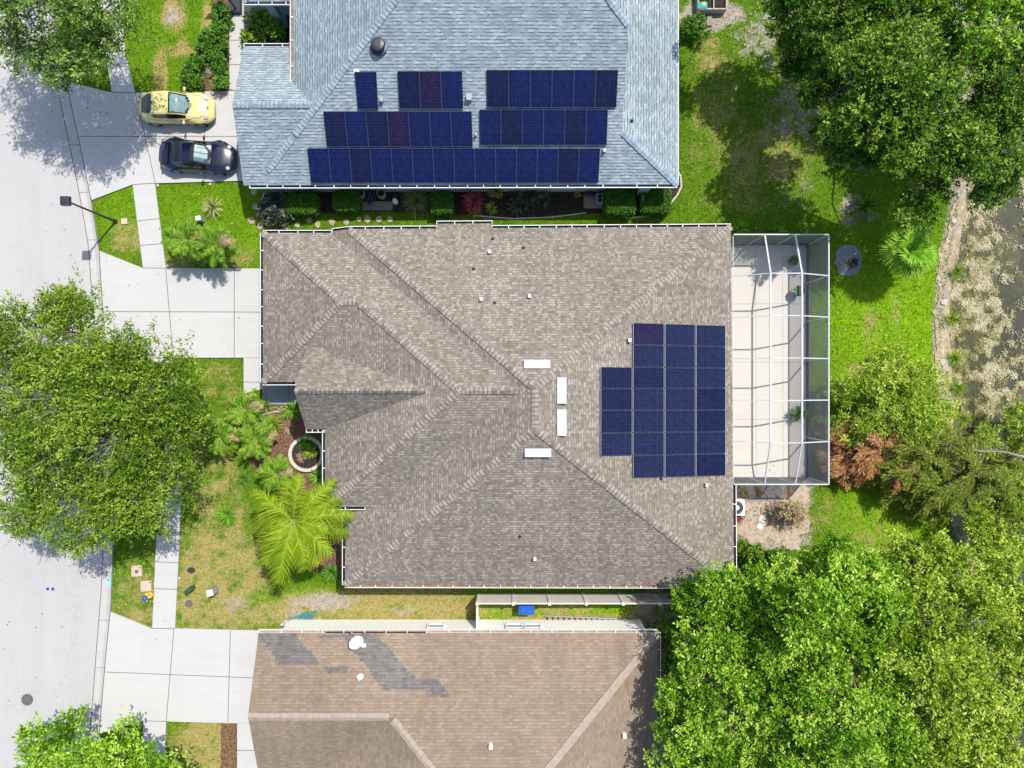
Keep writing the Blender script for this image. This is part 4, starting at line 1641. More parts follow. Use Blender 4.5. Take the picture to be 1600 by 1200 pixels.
pb = P(276.5, 170, .6)
car('parked_car', 'pale yellow rounded hatchback car parked on the upper driveway', (pb.x, pb.y, .09), R(-1), 4.1,
    [(-2.05, .42, .3, .62, .62), (-1.95, .62, .25, .74, .6), (-1.6, .78, .2, .93, .55), (-1.2, .84, .2, 1.0, .52), (-.6, .83, .2, .98, .5), (0, .82, .2, .95, .5), (.6, .82, .2, .96, .5), (.95, .83, .2, .98, .52), (1.3, .82, .2, .93, .55), (1.7, .76, .22, .82, .58), (1.93, .62, .28, .66, .6), (2.05, .42, .32, .52, .62)],
    [(-1.72, .62, .42, .9, .96), (-1.35, .72, .55, .95, 1.17), (-.9, .76, .6, .95, 1.38), (-.35, .78, .62, .95, 1.5), (.1, .78, .6, .95, 1.48), (.4, .77, .57, .95, 1.38), (.75, .74, .56, .95, 1.16), (1.02, .66, .52, .93, .97)],
    M['yellow_paint'], (-1.26, 1.28), .33, 1.62,
    [(1.72, .52, .8, .13, 'chrome_lens', 'headlight', (.6, .35, .7)), (-1.9, .56, .78, .09, 'red_lens', 'tail_light', (-.7, .3, .6))],
    dict(ws=.0, we=1.02, rw=-.98, rwcurve=.25, sw0=-1.0, sw1=.72, shade=M['teal_shade'], mirror=(.62, .86, .98), rwx=0,
         seams=[[(1.05, -.62, .97), (1.4, -.6, .93), (1.72, -.4, .86)], [(1.05, .62, .97), (1.4, .6, .93), (1.72, .4, .86)], [(1.72, -.4, .86), (1.8, 0, .85), (1.72, .4, .86)]],
         boxes=[('badge', [((1.83, 0, .82), (.05, .07, .04))], 'dark_metal'), ('antenna', [((-.85, 0, 1.42), (.05, .03, .06))], 'black')]))
pc_ = P(311, 245, .5)
car('parked_car', 'low navy blue sports coupe parked beside the yellow car', (pc_.x, pc_.y, .09), R(-4), 4.2,
    [(-2.1, .45, .3, .62, .6), (-2.0, .66, .26, .72, .58), (-1.7, .82, .2, .83, .52), (-1.3, .88, .18, .87, .5), (-.6, .85, .18, .84, .48), (0, .84, .18, .82, .48), (.6, .85, .18, .82, .5), (1.1, .87, .18, .82, .52), (1.45, .84, .18, .76, .55), (1.8, .72, .2, .64, .58), (2.0, .55, .25, .54, .6), (2.1, .4, .3, .46, .62)],
    [(-1.35, .66, .5, .84, .88), (-1.0, .72, .54, .82, 1.04), (-.55, .74, .56, .8, 1.2), (-.15, .75, .56, .8, 1.24), (.1, .75, .54, .8, 1.2), (.45, .72, .54, .8, 1.03), (.85, .66, .54, .8, .85)],
    M['navy_paint'], (-1.22, 1.2), .32, 1.72,
    [(1.72, .58, .64, .1, 'chrome_lens', 'headlight', (.5, .2, .85)), (-1.93, .6, .72, .08, 'red_lens', 'tail_light', (-.7, .2, .5))],
    dict(ws=.0, we=.85, rw=-.75, rwcurve=.2, sw0=-.75, sw1=.6, shade=[M['silver_shade'], M['blue_shade']], stripe=True, mirror=(.42, .88, .86),
         seams=[[(.9, -.6, .85), (1.4, -.55, .8), (1.75, -.35, .68)], [(.9, .6, .85), (1.4, .55, .8), (1.75, .35, .68)]],
         boxes=[('spoiler', [((-1.55, 0, .93), (.2, 1.25, .04)), ((-1.55, .5, .88), (.1, .06, .1)), ((-1.55, -.5, .88), (.1, .06, .1))], 'navy_paint'), ('badge', [((1.9, 0, .62), (.05, .06, .03))], 'alloy')]))

# ================================================================== STREET THINGS
lp = P(181, 346)
lamp = empty('street_lamp', lp, 'dark square head street lamp on a tall post by the kerb', 'street lamp')
mb = MB()
mb.lathe((lp.x, lp.y, 0), [(.12, 0), (.12, .12), (.07, .2), (.055, 2.2), (.045, 4.25)], 14)
obj('pole', mb, M['dark_metal'], lamp)
mb = MB()
hl = Vector((lp.x - .02, lp.y, 4.4))
mb.box((hl.x, hl.y, 4.43), (.46, .46, .2), 0, R(0), .94)
mb.box((hl.x, hl.y, 4.56), (.3, .3, .07), 0, 0, .6)
mb.tube([(lp.x, lp.y, 4.2), (lp.x, lp.y, 4.36)], [.06, .1], 10)
lh = obj('lamp_head', mb, M['dark_metal'], lamp)
mb = MB()
mb.box((hl.x, hl.y, 4.315), (.36, .36, .03))
obj('lens', mb, M['chrome_lens'], lh)

hp = P(235, 930)
hyd = empty('fire_hydrant', hp, 'small yellow fire hydrant with blue cap on dry grass', 'fire hydrant')
mb = MB()
mb.lathe((hp.x, hp.y, 0), [(.17, 0), (.17, .06), (.11, .08), (.11, .5), (.15, .52), (.15, .57)], 16)
mb.lathe((hp.x, hp.y - .0, .4), [(.07, -.24), (.07, .24)], 12, 0, 'y')
mb.bar((hp.x, hp.y, .4), (hp.x + .25, hp.y + .05, .4), .14, .14)
obj('barrel', mb, M['hyd_yellow'], hyd)
mb = MB()
mb.lathe((hp.x, hp.y, .57), [(.155, 0), (.15, .08), (.1, .16), (.04, .19), (.04, .25)], 16)
obj('bonnet', mb, M['hyd_blue'], hyd)


def cover(px, py, label, lidmat, cat='utility cover'):
    p = P(px, py)
    r = empty('meter_cover', p, label, cat, 'beige meter covers in the grass strip')
    mb = MB()
    mb.box((p.x, p.y, .03), (.6, .62, .08), 0, R(3), .94)
    obj('slab', mb, M['beige_plastic'], r)
    mb = MB()
    mb.lathe((p.x + .02, p.y - .03, .07), [(.1, 0), (.1, .012), (.08, .016)], 14)
    obj('lid', mb, lidmat, r)
    mb = MB()
    mb.lathe((p.x + .21, p.y + .2, .07), [(.03, 0), (.03, .01)], 10)
    obj('hole', mb, M['black'], r)


cover(214, 892, 'beige square meter cover with brown middle, nearer the oak', M['iron'])
cover(228.5, 915.5, 'beige square meter cover with cream middle, above the hydrant', M['edging'])


def flat_lid(px, py, rx, ry, label, mat, name='valve_cover', cat='cover', rot=0, zz=.05):
    p = P(px, py)
    mb = MB()
    n = 22
    pts = []
    for k in range(n):
        a_ = 2 * math.pi * k / n
        x, y = rx * math.cos(a_), ry * math.sin(a_)
        pts.append((p.x + x * math.cos(rot) - y * math.sin(rot), p.y + x * math.sin(rot) + y * math.cos(rot)))
    mb.prism(pts, -.02, zz)
    pts2 = [(p.x + (q[0] - p.x) * .86, p.y + (q[1] - p.y) * .86) for q in pts]
    mb.prism(pts2, zz, zz + .008)
    tag(obj(name, mb, mat), label, cat)


flat_lid(43, 1093, .33, .33, 'round grey iron manhole cover in the road', M['iron'], 'manhole_cover', 'manhole cover', 0, .026)
flat_lid(299, 891, .22, .16, 'dark oval valve cover in dry grass right of the sidewalk', M['dark_metal'])
flat_lid(295, 943, .2, .18, 'faded brown round cover in dry grass below the green box', M['iron'])
mb = MB()
p = P(195, 346)
mb.box((p.x, p.y, .02), (.34, .34, .1), 0, R(4), .95)
tag(obj('junction_cover', mb, M['beige_plastic']), 'small beige square cover beside the street lamp post', 'cover')


def pedestal(px, py, sx, sy, h, rot, mat, label, capm=None):
    p = P(px, py)
    r = empty('utility_pedestal', p, label, 'utility box')
    mb = MB()
    mb.box((p.x, p.y, h / 2), (sx, sy, h), 0, rot, .92)
    obj('cabinet', mb, mat, r)
    mb = MB()
    mb.box((p.x, p.y, h + .03), (sx * 1.04, sy * 1.04, .07), 0, rot, .85)
    obj('cap', mb, capm or mat, r)


pedestal(299, 920, .52, .24, .4, R(38), M['green_plastic'], 'low dark green utility box in the dry front lawn')
pedestal(337, 920.5, .32, .34, .75, R(15), M['grey_metal'], 'grey utility pedestal with white top in the dry front lawn', M['white'])
pedestal(317, 345, .26, .26, .6, R(10), M['grey_metal'], 'white topped pedestal between the spiky plant and dwarf palms', M['white'])
for px, lab in ((75, 'left one of two blue road reflectors'), (83, 'right one of two blue road reflectors')):
    p = P(px, 920)
    r = empty('road_reflector', (p.x, p.y, .02), lab + ' on the street', 'reflector', 'blue reflectors on the street')
    mb = MB()
    mb.box((p.x, p.y, .035), (.17, .17, .05), 0, R(20), .7)
    obj('housing', mb, M['blue_plastic'], r)
    mb = MB()
    mb.box((p.x, p.y, .062), (.07, .07, .012), 0, R(20), .8)
    obj('lens', mb, M['black'], r)
t_ = NT('blue_marking_paint')
M['mark'] = t_.fin((.2, .6, .72), .8, .2)
mb = MB()
for (x0, y0, x1, y1) in ((168, 903, 175, 904), (171, 903, 171.5, 910), (168, 907, 175, 907.5), (168.5, 911, 175, 910.5), (169, 911, 170, 916), (172, 911, 172, 916), (174.5, 911, 174, 916)):
    A_, B_ = P(x0, y0), P(x1, y1)
    d = (B_ - A_).normalized()
    s = Vector((-d.y, d.x, 0)) * .025
    for k in range(4):
        q0_, q1_ = A_.lerp(B_, k / 4), A_.lerp(B_, (k + 1) / 4)

        def kz(q):
            xr = float(np.interp(600 - q.y * S, [850, 950], [178, 174]))
            xl = float(np.interp(600 - q.y * S, [850, 930], [162, 158]))
            t = ((800 + q.x * S) - xl) / (xr - xl)
            return float(np.interp(t, [0, .55, .62, .95, 1], [.026, .012, .014, .085, .08])) + .006
        mb.face([(w.x, w.y, kz(w)) for w in (q0_ - s, q1_ - s, q1_ + s, q0_ + s)])
tag(obj('kerb_marking', mb, M['mark']), 'light blue spray paint scribble on the kerb', None, None, 'structure')
# sprinkler heads
for px, py, lab in ((262, 416, 'by the left corner above the middle driveway'), (366, 416, 'above the joint of the middle driveway'), (247, 290, 'at the sidewalk corner below the upper driveway'), (329, 288, 'below the navy car'), (281, 903, 'beside the lower sidewalk')):
    p = P(px, py)
    mb = MB()
    mb.lathe((p.x, p.y, -.02), [(.075, 0), (.08, .09), (.04, .1), (.035, .085)], 12)
    tag(obj('sprinkler_head', mb, M['edging']), 'pale round sprinkler head ' + lab, 'sprinkler', 'sprinkler heads at the lawn edges')

# litter / oil specks on the road
mb = MB()
for k in range(60):
    px, py = random.uniform(0, 140), random.uniform(320, 1100)
    p = P(px, py)
    r = random.uniform(.012, .045)
    n = 6
    ph = random.random() * 6
    mb.prism([(p.x + r * random.uniform(.6, 1.2) * math.cos(ph + k2 * 6.283 / n), p.y + r * random.uniform(.6, 1.2) * math.sin(ph + k2 * 6.283 / n)) for k2 in range(n)], .015, .032)
tag(obj('leaf_litter', mb, M['black']), 'scattered dark leaf litter on the street', 'litter', None, 'stuff')

# dry leaves lying about
mb = MB()
for (cx_, cy_, rx_, ry_, n_) in ((1205, 800, 60, 50, 170), (1150, 40, 90, 50, 160), (1200, 130, 90, 120, 200), (150, 560, 130, 160, 120), (120, 160, 120, 90, 90), (1300, 330, 90, 40, 70), (470, 690, 50, 60, 60), (1040, 1040, 30, 100, 60), (330, 300, 120, 200, 60), (210, 900, 60, 90, 60), (1350, 560, 90, 140, 70)):
    for k in range(n_):
        p = P(cx_ + random.gauss(0, .55) * rx_, cy_ + random.gauss(0, .55) * ry_)
        r = random.uniform(.03, .07)
        an = random.random() * 6.28
        u_ = Vector((math.cos(an), math.sin(an), random.uniform(-.2, .2)))
        w_ = Vector((-math.sin(an), math.cos(an), random.uniform(-.2, .2))) * .5
        c_ = Vector((p.x, p.y, .115))
        mb.face([c_ - u_ * r, c_ + w_ * r, c_ + u_ * r, c_ - w_ * r], random.choice((0, 0, 1)))
tag(obj('fallen_leaves', mb, [M['terra'], M['beige_plastic']]), 'brown fallen leaves scattered over lawn and concrete', 'leaves', None, 'stuff')

# stepping stones
SP = [(397, 300), (400, 322), (394, 345), (407, 353), (421, 350), (446, 355), (465, 351), (483, 344), (497, 351), (519, 347), (541, 347), (561, 343), (574, 342), (592, 343), (609, 343)]
for k, (px, py) in enumerate(SP):
    p = P(px, py)
    n = random.randint(5, 7)
    r0 = random.uniform(.17, .22)
    ph = random.random() * 6
    mb = MB()
    pts = [(p.x + r0 * random.uniform(.75, 1.15) * math.cos(ph + q * 6.283 / n), p.y + r0 * random.uniform(.8, 1.2) * math.sin(ph + q * 6.283 / n)) for q in range(n)]
    mb.prism(pts, -.03, .045)
    nm = ORD[k] if k < 14 else 'last'
    if k == 0:
        lab = 'tan stepping stone nearest the navy car'
    elif k == 14:
        lab = 'tan stepping stone at the right end of the path'
    else:
        lab = f'tan flat stepping stone, {nm} along the path from the upper driveway'
    tag(obj('stepping_stone', mb, M['stone']), lab, 'stepping stone', 'stepping stones between the houses')

# bed edging
def edging(pxs, name, label, h=.14, w=.13, closed=False, mat='edging', bumps=0):
    pts = [P(*q) for q in pxs]
    mb = MB()
    n = len(pts)
    for i in range(n if closed else n - 1):
        mb.bar(pts[i] + Vector((0, 0, h / 2)), pts[(i + 1) % n] + Vector((0, 0, h / 2)), w, h)
    for q in pts:
        mb.lathe((q.x, q.y, 0), [(w / 2, 0), (w / 2, h - .004), (w * .3, h + .006)], 8)
    return tag(obj(name, mb, M[mat]), label, 'edging')


edging([(1054, 264), (1063, 276), (1064, 292), (1058, 305), (1046, 320), (1030, 332), (1010, 338), (985, 341), (965, 337)], 'bed_edging', 'curved pale concrete edging at the corner of the blue house', .12, .1)
edging([(414, 303), (410, 312), (409, 325), (412, 332)], 'bed_edging', 'short white curved edging at the left end of the shaded bed', .12, .08)
edging([(740, 337), (800, 342), (860, 340), (915, 333)], 'bed_edging', 'grey concrete edging along the shaded bed', .08, .06, mat='curb')
ringp = [(480 + 25 * math.cos(t), 709 + 25 * math.sin(t)) for t in np.linspace(0, 2 * math.pi, 25)[:-1]]
ro = empty('stone_ring', P(480, 709), 'round planter ring of cream scalloped stones in red mulch', 'planter ring')
mb = MB()
for k, q in enumerate(ringp):
    w = P(*q)
    mb.box((w.x, w.y, .12), (.26, .2, .24), 0, -math.atan2(q[1] - 709, q[0] - 480) + math.pi / 2, .9)
obj('stones', mb, M['cream_stone'], ro)
mb = MB()
mb.prism([P(480 + 23 * math.cos(-t), 709 + 23 * math.sin(-t)) for t in np.linspace(0, 2 * math.pi, 25)[:-1]], 0, .15)
obj('soil', mb, M['mulch_dark'], ro)
edging([(411, 648), (430, 643), (458, 643)], 'bed_edging', 'thin cream edging stones below the porch floor', .1, .08)
mb = MB()
for k in range(7):
    p = P(432 + k * 4.2, 636 + (k % 2) * 3)
    mb.box((p.x, p.y, .05), (.13, .1, .1), 0, k * .4, .85)
tag(obj('pebble_strip', mb, M['stone']), 'strip of tan pebbles between porch floor and mulch', 'pebbles')

# bins, pots, gear
def bin_at(px, py, w, d, h, rot, mat, label, name='recycling_bin', cat='bin', lidmat=None):
    p = P(px, py)
    r = empty(name, p, label, cat)
    mb = MB()
    mb.box((p.x, p.y, h / 2), (w * .86, d * .86, h), 0, rot, 1.12)
    obj('body', mb, mat, r)
    mb = MB()
    mb.box((p.x, p.y, h + .03), (w * 1.06, d * 1.06, .06), 0, rot, .95)
    mb.box((p.x, p.y, h + .07), (w * .85, d * .8, .04), 0, rot, .9)
    obj('lid', mb, lidmat or mat, r)
    mb = MB()
    for s in (1, -1):
        q = Vector((p.x + s * w * .3, p.y + d * .42, .12))
        mb.box(q, (.06, .2, .2))
    obj('wheel', mb, M['black'], r)
    mb = MB()
    mb.bar((p.x - w * .4, p.y + d * .55, h), (p.x + w * .4, p.y + d * .55, h), .03, .03)
    obj('handle', mb, lidmat or mat, r)


bin_at(822, 944, .82, .52, .95, R(-2), M['blue_plastic'], 'blue recycling bin standing against the beige fence')
for px, lab in ((566, 'round grey barrel planter left of the navy tarp'), (598, 'round grey barrel planter right of the navy tarp')):
    p = P(px, 306)
    r = empty('barrel', p, lab, 'barrel', 'grey barrels by the blue house')
    mb = MB()
    mb.lathe((p.x, p.y, 0), [(.2, 0), (.25, .25), (.25, .5), (.23, .6), (.19, .6), (.19, .4)], 18)
    obj('shell', mb, M['pave'], r)
    mb = MB()
    mb.lathe((p.x, p.y, .38), [(.188, 0), (.188, .03)], 16)
    obj('inside', mb, M['black'], r)
mb = MB()
tv = []
for i in range(8):
    for j in range(8):
        p = P(574 + i * 2.2, 300 + j * 3.3)
        tv.append(Vector((p.x, p.y, .55 - .008 * (j - 3) ** 2 - .02 * abs(i - 3.5) ** 1.6 + .05 * math.sin(i * 2.1 + j * 1.3))))
for i in range(7):
    for j in range(7):
        if j > 4 and (i + 1 < (j - 4) * 1.4 or i > 6 - (j - 4) * 1.2):
            continue
        mb.face([tv[i * 8 + j], tv[(i + 1) * 8 + j], tv[(i + 1) * 8 + j + 1], tv[i * 8 + j + 1]][::-1])
mb2 = mb
mb2.box((P(582, 308).x, P(582, 308).y, .2), (.4, .5, .4))
tag(obj('tarp_heap', mb2, M['tarp']), 'navy tarp draped over a low heap between two barrels', 'tarp')
mb = MB()
for px in (566, 594):
    p = P(px + 6, 322)
    for k in range(5):
        mb.box((p.x - .4 + k * .2, p.y, .03), (.18, .5, .06))
tag(obj('wood_pallet', mb, M['wood']), 'flat grey wooden slats under the two barrels', 'pallet')
p = P(619, 313)
r = empty('pool_pump', p, 'small white and black pump standing by the blue house wall', 'pump')
mb = MB()
mb.lathe((p.x, p.y - .12, 0), [(.13, 0), (.15, .15), (.15, .4), (.1, .46)], 14)
obj('tank', mb, M['white'], r)
mb = MB()
mb.lathe((p.x, p.y + .15, 0), [(.14, 0), (.14, .42), (.08, .48)], 14)
mb.tube([(p.x + .15, p.y + .25, .1), (p.x + .2, p.y + .1, .5), (p.x + .1, p.y - .1, .5)], .02, 6)
obj('motor', mb, M['black'], r)
p = P(927, 312)
r = empty('equipment_pad', p, 'grey equipment pad with small cabinet by the blue house', 'equipment')
mb = MB()
mb.box((p.x, p.y - .12, .06), (1.1, .75, .12))
obj('pad', mb, M['wood'], r)
mb = MB()
mb.box((p.x + .3, p.y - .05, .32), (.38, .6, .4), 0, 0, .95)
obj('cabinet', mb, M['grey_metal'], r)
mb = MB()
mb.box((p.x + .3, p.y - .05, .535), (.2, .42, .03))
obj('lid', mb, M['black'], r)
mb = MB()
for k in range(3):
    mb.tube([(p.x - .5, p.y + .12 + k * .1, .2 + k * .05), (p.x - .25, p.y + .2 + k * .1, .3), (p.x, p.y + .1 + k * .1, .22)], .04, 7)
obj('hose', mb, M['dark_metal'], r)


# AC unit
def ac(px, py, label, s=.78, mat='white'):
    p = P(px, py, .8)
    r = empty('air_conditioner', (p.x, p.y, 0), label, 'air conditioner')
    mb = MB()
    mb.box((p.x, p.y, .42), (s, s, .8))
    obj('casing', mb, M[mat], r)
    mb = MB()
    mb.lathe((p.x, p.y, .825), [(s * .42, 0), (s * .42, .012), (s * .36, .02)], 24)
    gl = obj('fan_grille', mb, M['dark_metal'], r)
    mb = MB()
    mb.lathe((p.x, p.y, .85), [(s * .16, 0), (s * .14, .03)], 14)
    obj('fan_hub', mb, M['white'], gl)


ac(1151, 793, 'white air conditioner with round fan against the brown roofed house', .86)
ac(1033, 1073, 'grey air conditioner hidden between the tan roof and trees', .8, 'grey_metal')
for k, (px, py, lab) in enumerate(((1190.5, 811, 'upper white square paver on bare sand'), (1187, 821.5, 'lower white square paver on bare sand'))):
    p = P(px, py)
    mb = MB()
    mb.box((p.x, p.y, .045), (.32, .3, .06), 0, R(-25), .97)
    tag(obj('paver', mb, M['white']), lab, 'paver', 'white pavers behind the house')
for px, py, lab in ((1203, 777, 'grey square paver in the gravel below the cage'), (1193, 797, 'tan square paver above the white pavers')):
    p = P(px, py)
    mb = MB()
    mb.box((p.x, p.y, .045), (.36, .36, .06), 0, R(5), .97)
    tag(obj('paver', mb, M['pave']), lab, 'paver')

# ladder
p0, p1 = P(851, 966.5), P(963, 971)
d = (p1 - p0).normalized()
nrm = Vector((-d.y, d.x, 0))
lad = empty('ladder', p0.lerp(p1, .5), 'long aluminium ladder lying in the grass beside the white wall', 'ladder')
for s in (1, -1):
    mb = MB()
    mb.bar(p0 + nrm * .19 * s + Vector((0, 0, .1)), p1 + nrm * .19 * s + Vector((0, 0, .1)), .05, .09)
    obj('rail', mb, M['alu_bright'], lad)
mb = MB()
for k in range(13):
    c_ = p0.lerp(p1, (k + .5) / 13) + Vector((0, 0, .1))
    mb.tube([c_ - nrm * .18, c_ + nrm * .18], .032, 6)
obj('rungs', mb, M['dark_metal'], lad)
# hose
mb = MB()
pts = []
for k in range(120):
    t = k / 119
    c_ = P(452 + t * 36, 966 - t * 6)
    pts.append((c_.x + .35 * t * math.sin(k * .8), c_.y + .17 * t * math.cos(k * .95), .03 + .015 * (k % 7)))
mb.tube(pts, .022, 6)
tag(obj('garden_hose', mb, M['teal_hose']), 'teal garden hose heaped at the corner of the tan house', 'hose')
p = P(449, 970)
r = empty('hose_reel', p, 'white hose reel post at the corner of the tan house', 'hose reel')
mb = MB()
mb.box((p.x - .1, p.y, .35), (.08, .08, .7), 0, .3)
obj('post', mb, M['white'], r)
mb = MB()
mb.lathe((p.x + .08, p.y, .4), [(.17, -.1), (.05, -.08), (.05, .08), (.17, .1)], 14, 0, 'y')
obj('drum', mb, M['white'], r)
# gate leaning boards at fence
mb = MB()
mb.bar(P(740, 968) + Vector((0, 0, .1)), P(743, 985) + Vector((0, 0, 1.1)), .12, .05)
mb.bar(P(736, 970) + Vector((0, 0, .05)), P(738, 986) + Vector((0, 0, .9)), .12, .05)
tag(obj('leaning_boards', mb, M['wood']), 'two grey boards leaning on the wall left of the fence corner', 'boards')

# cage furniture
def pot_plant_base(px, py, r_, h, mat, name, label, cat='pot'):
    p = P(px, py)
    r = empty(name, p, label, cat)
    mb = MB()
    mb.lathe((p.x, p.y, .06), [(r_ * .7, 0), (r_, h), (r_ * .9, h), (r_ * .85, h - .05)], 16)
    obj('pot', mb, mat, r)
    return r, Vector((p.x, p.y, .06 + h))


p = P(1241, 457)
r = empty('round_table', p, 'round dark green table on the pool deck', 'table')
mb = MB()
mb.lathe((p.x, p.y, .68), [(.3, 0), (.3, .035), (.28, .04)], 24)
obj('tabletop', mb, M['green_plastic'], r)
for k in range(3):
    a_ = k * 2.1 + .4
    mb = MB()
    mb.tube([(p.x + .25 * math.cos(a_), p.y + .25 * math.sin(a_), .06), (p.x + .12 * math.cos(a_), p.y + .12 * math.sin(a_), .68)], .018, 6)
    obj('leg', mb, M['dark_metal'], r)

# top right planters
r = empty('planter_box', P(1111, 6), 'pale framed planter box with soil at the top edge', 'planter box')
mb = MB()
x0, x1 = P(1091, 0, .5).x, P(1135, 0, .5).x
y0 = P(0, 14, .5).y
for (c_, s_) in ((((x0 + x1) / 2, y0, .28), (x1 - x0, .06, .5)), ((x0, y0 + .6, .28), (.06, 1.2, .5)), ((x1, y0 + .6, .28), (.06, 1.2, .5)), ((lerp(x0, x1, .55), y0 + .6, .28), (.05, 1.2, .5)), (((x0 + x1) / 2, y0 + 1.2, .28), (x1 - x0, .06, .5))):
    mb.box(c_, s_)
obj('frame', mb, M['edging'], r)
mb = MB()
mb.box(((x0 + x1) / 2, y0 + .6, .2), (x1 - x0 - .08, 1.12, .36))
obj('soil', mb, M['mulch_dark'], r)
mb = MB()
mb.box((x0 + .25, y0 + .18, .545), (.46, .34, .05))
mb.box((x0 + .3, y0 + .24, .58), (.2, .2, .03), 1, .6)
tag(obj('plastic_bag', mb, [M['cloth_teal'], M['cloth_yellow']]), 'teal and yellow bag lying on the planter box', 'bag')
mb = MB()
p = P(1108, 31)
mb.box((p.x, p.y, .06), (.3, .75, .1))
mb.box((p.x + .1, p.y + .45, .05), (.28, .2, .08), 0, .2)
tag(obj('stepping_plank', mb, M['wood']), 'grey plank lying on bare soil below the planter box', 'plank')
# basketball hoop base & pole at the top
p = P(369, 10)
r = empty('basketball_hoop', p, 'black portable hoop base with slanting pole on the front walk', 'basketball hoop')
mb = MB()
mb.box((p.x, p.y, .2), (.75, 1.05, .28), 0, 0, .9)
obj('base', mb, M['dark_metal'], r)
mb = MB()
mb.tube([(p.x + .1, p.y - .3, .3), (p.x + .12, p.y - .28, 2.9)], .05, 10)
obj('pole', mb, M['black'], r)
mb = MB()
mb.bar((p.x + .12, p.y - .28, 2.7), (p.x + .0, p.y + .6, 2.9), .06, .06)
mb.box((p.x, p.y + .75, 3.0), (1.1, .04, .75))
obj('backboard', mb, M['dark_metal'], r)
# white stones in front bed
for px, py, s_, lab in ((324, 111, .34, 'white angular rock among the shrubs beside the yellow car'), (453, 298, .16, 'pale rock by the left hedge of the blue house')):
    p = P(px, py)
    mb = MB()
    prof = []
    pts = [(p.x + s_ * random.uniform(.7, 1.1) * math.cos(q * 1.05), p.y + s_ * .8 * random.uniform(.7, 1.1) * math.sin(q * 1.05)) for q in range(6)]
    for q in range(6):
        w, v_ = pts[q], pts[(q + 1) % 6]
        mb.face([(w[0], w[1], 0), (v_[0], v_[1], 0), (p.x + .05, p.y + .04, s_ * .9)])
    tag(obj('rock', mb, M['edging']), lab, 'rock')
p = P(454, 339.5)
r = empty('garden_light', p, 'small white garden lantern at the front edge of the shaded bed', 'garden light')
mb = MB()
mb.box((p.x, p.y, .15), (.05, .05, .3))
obj('stake', mb, M['black'], r)
mb = MB()
mb.box((p.x, p.y, .33), (.26, .14, .08), 0, R(-15), .8)
obj('head', mb, M['white'], r)
# gable wall between the two eastern roof levels of the top house
mb = MB()
z1 = zT + .352 * (xE - xg_)
ya, yb2 = yS + (z1 - zT) / sl, yS + (5.65 - zT) / sl
mb.face([(xg_ - .02, ya, z1 - .2), (xg_ - .02, yN_ - 3, z1 - .2), (xg_ - .02, yN_ - 7, 5.55), (xg_ - .02, yb2, 5.55)])
obj('gable_wall', mb, M['wall_blue'], top)

# ================================================================== VEGETATION
def unit(v):
    return v / np.maximum(np.linalg.norm(v, axis=-1, keepdims=True), 1e-9)


def leaf_quads(c, ax, nr, L, W):
    """rhombus leaves: c base point, ax long axis, nr normal-ish, lengths L, widths W"""
    ax = unit(ax)
    sd = unit(np.cross(ax, nr))
    L, W = L[:, None], W[:, None]
    return np.stack([c, c + ax * L * .45 + sd * W * .5, c + ax * L, c + ax * L * .45 - sd * W * .5], 1)


def foliage(blobs, n, L=.2, W=.1, per=12, twig=.6, up=.35, rough=.28, flat=.75, light=.5, shell=.16, droop=.1, seed=0, zmin=-.55, lsz=1.0):
    """leaf quads on twigs that fill ellipsoid blobs [(center, rx, ry, rz)]"""
    g = np.random.default_rng(seed)
    area = np.array([b[1] * b[2] for b in blobs])
    cnt = np.maximum(1, (n / per * area / area.sum()).astype(int))
    VV, TT = [], []
    for (c, rx, ry, rz), m in zip(blobs, cnt):
        m = max(1, int(m * g.uniform(.45, 1.5)))
        btone = g.normal() * .15
        d = unit(g.normal(size=(m * 3, 3)))
        d = d[d[:, 2] > zmin][:m]
        m = len(d)
        ang = np.arctan2(d[:, 1], d[:, 0])
        bumps = fbm(d[:, 0] * 2.3 + seed * 3.1 + c[0], d[:, 1] * 2.3 + d[:, 2] * 1.7 + c[1], seed, 3)
        fine = fbm(d[:, 0] * 7 + seed + c[1], d[:, 1] * 7 + d[:, 2] * 5, seed + 5, 2)
        rad = (1 - np.abs(g.normal(size=m)) * shell) * (1 + rough * 2 * (bumps - .5) + rough * .9 * (fine - .5))
        pos = np.array(c) + d * np.array([rx, ry, rz]) * rad[:, None]
        axis = unit(d * np.array([1, 1, .6]) + g.normal(size=(m, 3)) * .75 + np.array([0, 0, up]))
        tone = np.clip(light + btone + .5 * (fine - .5) + g.normal(size=m) * .16 + .1 * (bumps - .5), 0, 1)
        t = g.random((m, per))
        ln = twig * (.6 + .7 * g.random((m, 1)))
        p = pos[:, None, :] + axis[:, None, :] * (t * ln)[..., None] + g.normal(size=(m, per, 3)) * twig * .13
        p[..., 2] -= droop * t ** 2 * ln
        la = unit(axis[:, None, :] * .7 + g.normal(size=(m, per, 3)) * .75)
        nr = unit(g.normal(size=(m, per, 3)) * (1 - flat) + np.array([0, 0, 1.0]) * flat + d[:, None, :] * .3)
        k = m * per
        tn = np.clip(tone[:, None] + .18 * (t - .4) + g.normal(size=(m, per)) * .2, 0, 1)
        sz = np.clip(np.exp(g.normal(size=k) * .26), .5, 1.5) * lsz
        VV.append(leaf_quads(p.reshape(-1, 3), la.reshape(-1, 3), nr.reshape(-1, 3), L * sz, W * sz))
        TT.append(tn.ravel())
    return np.concatenate(VV), np.concatenate(TT)


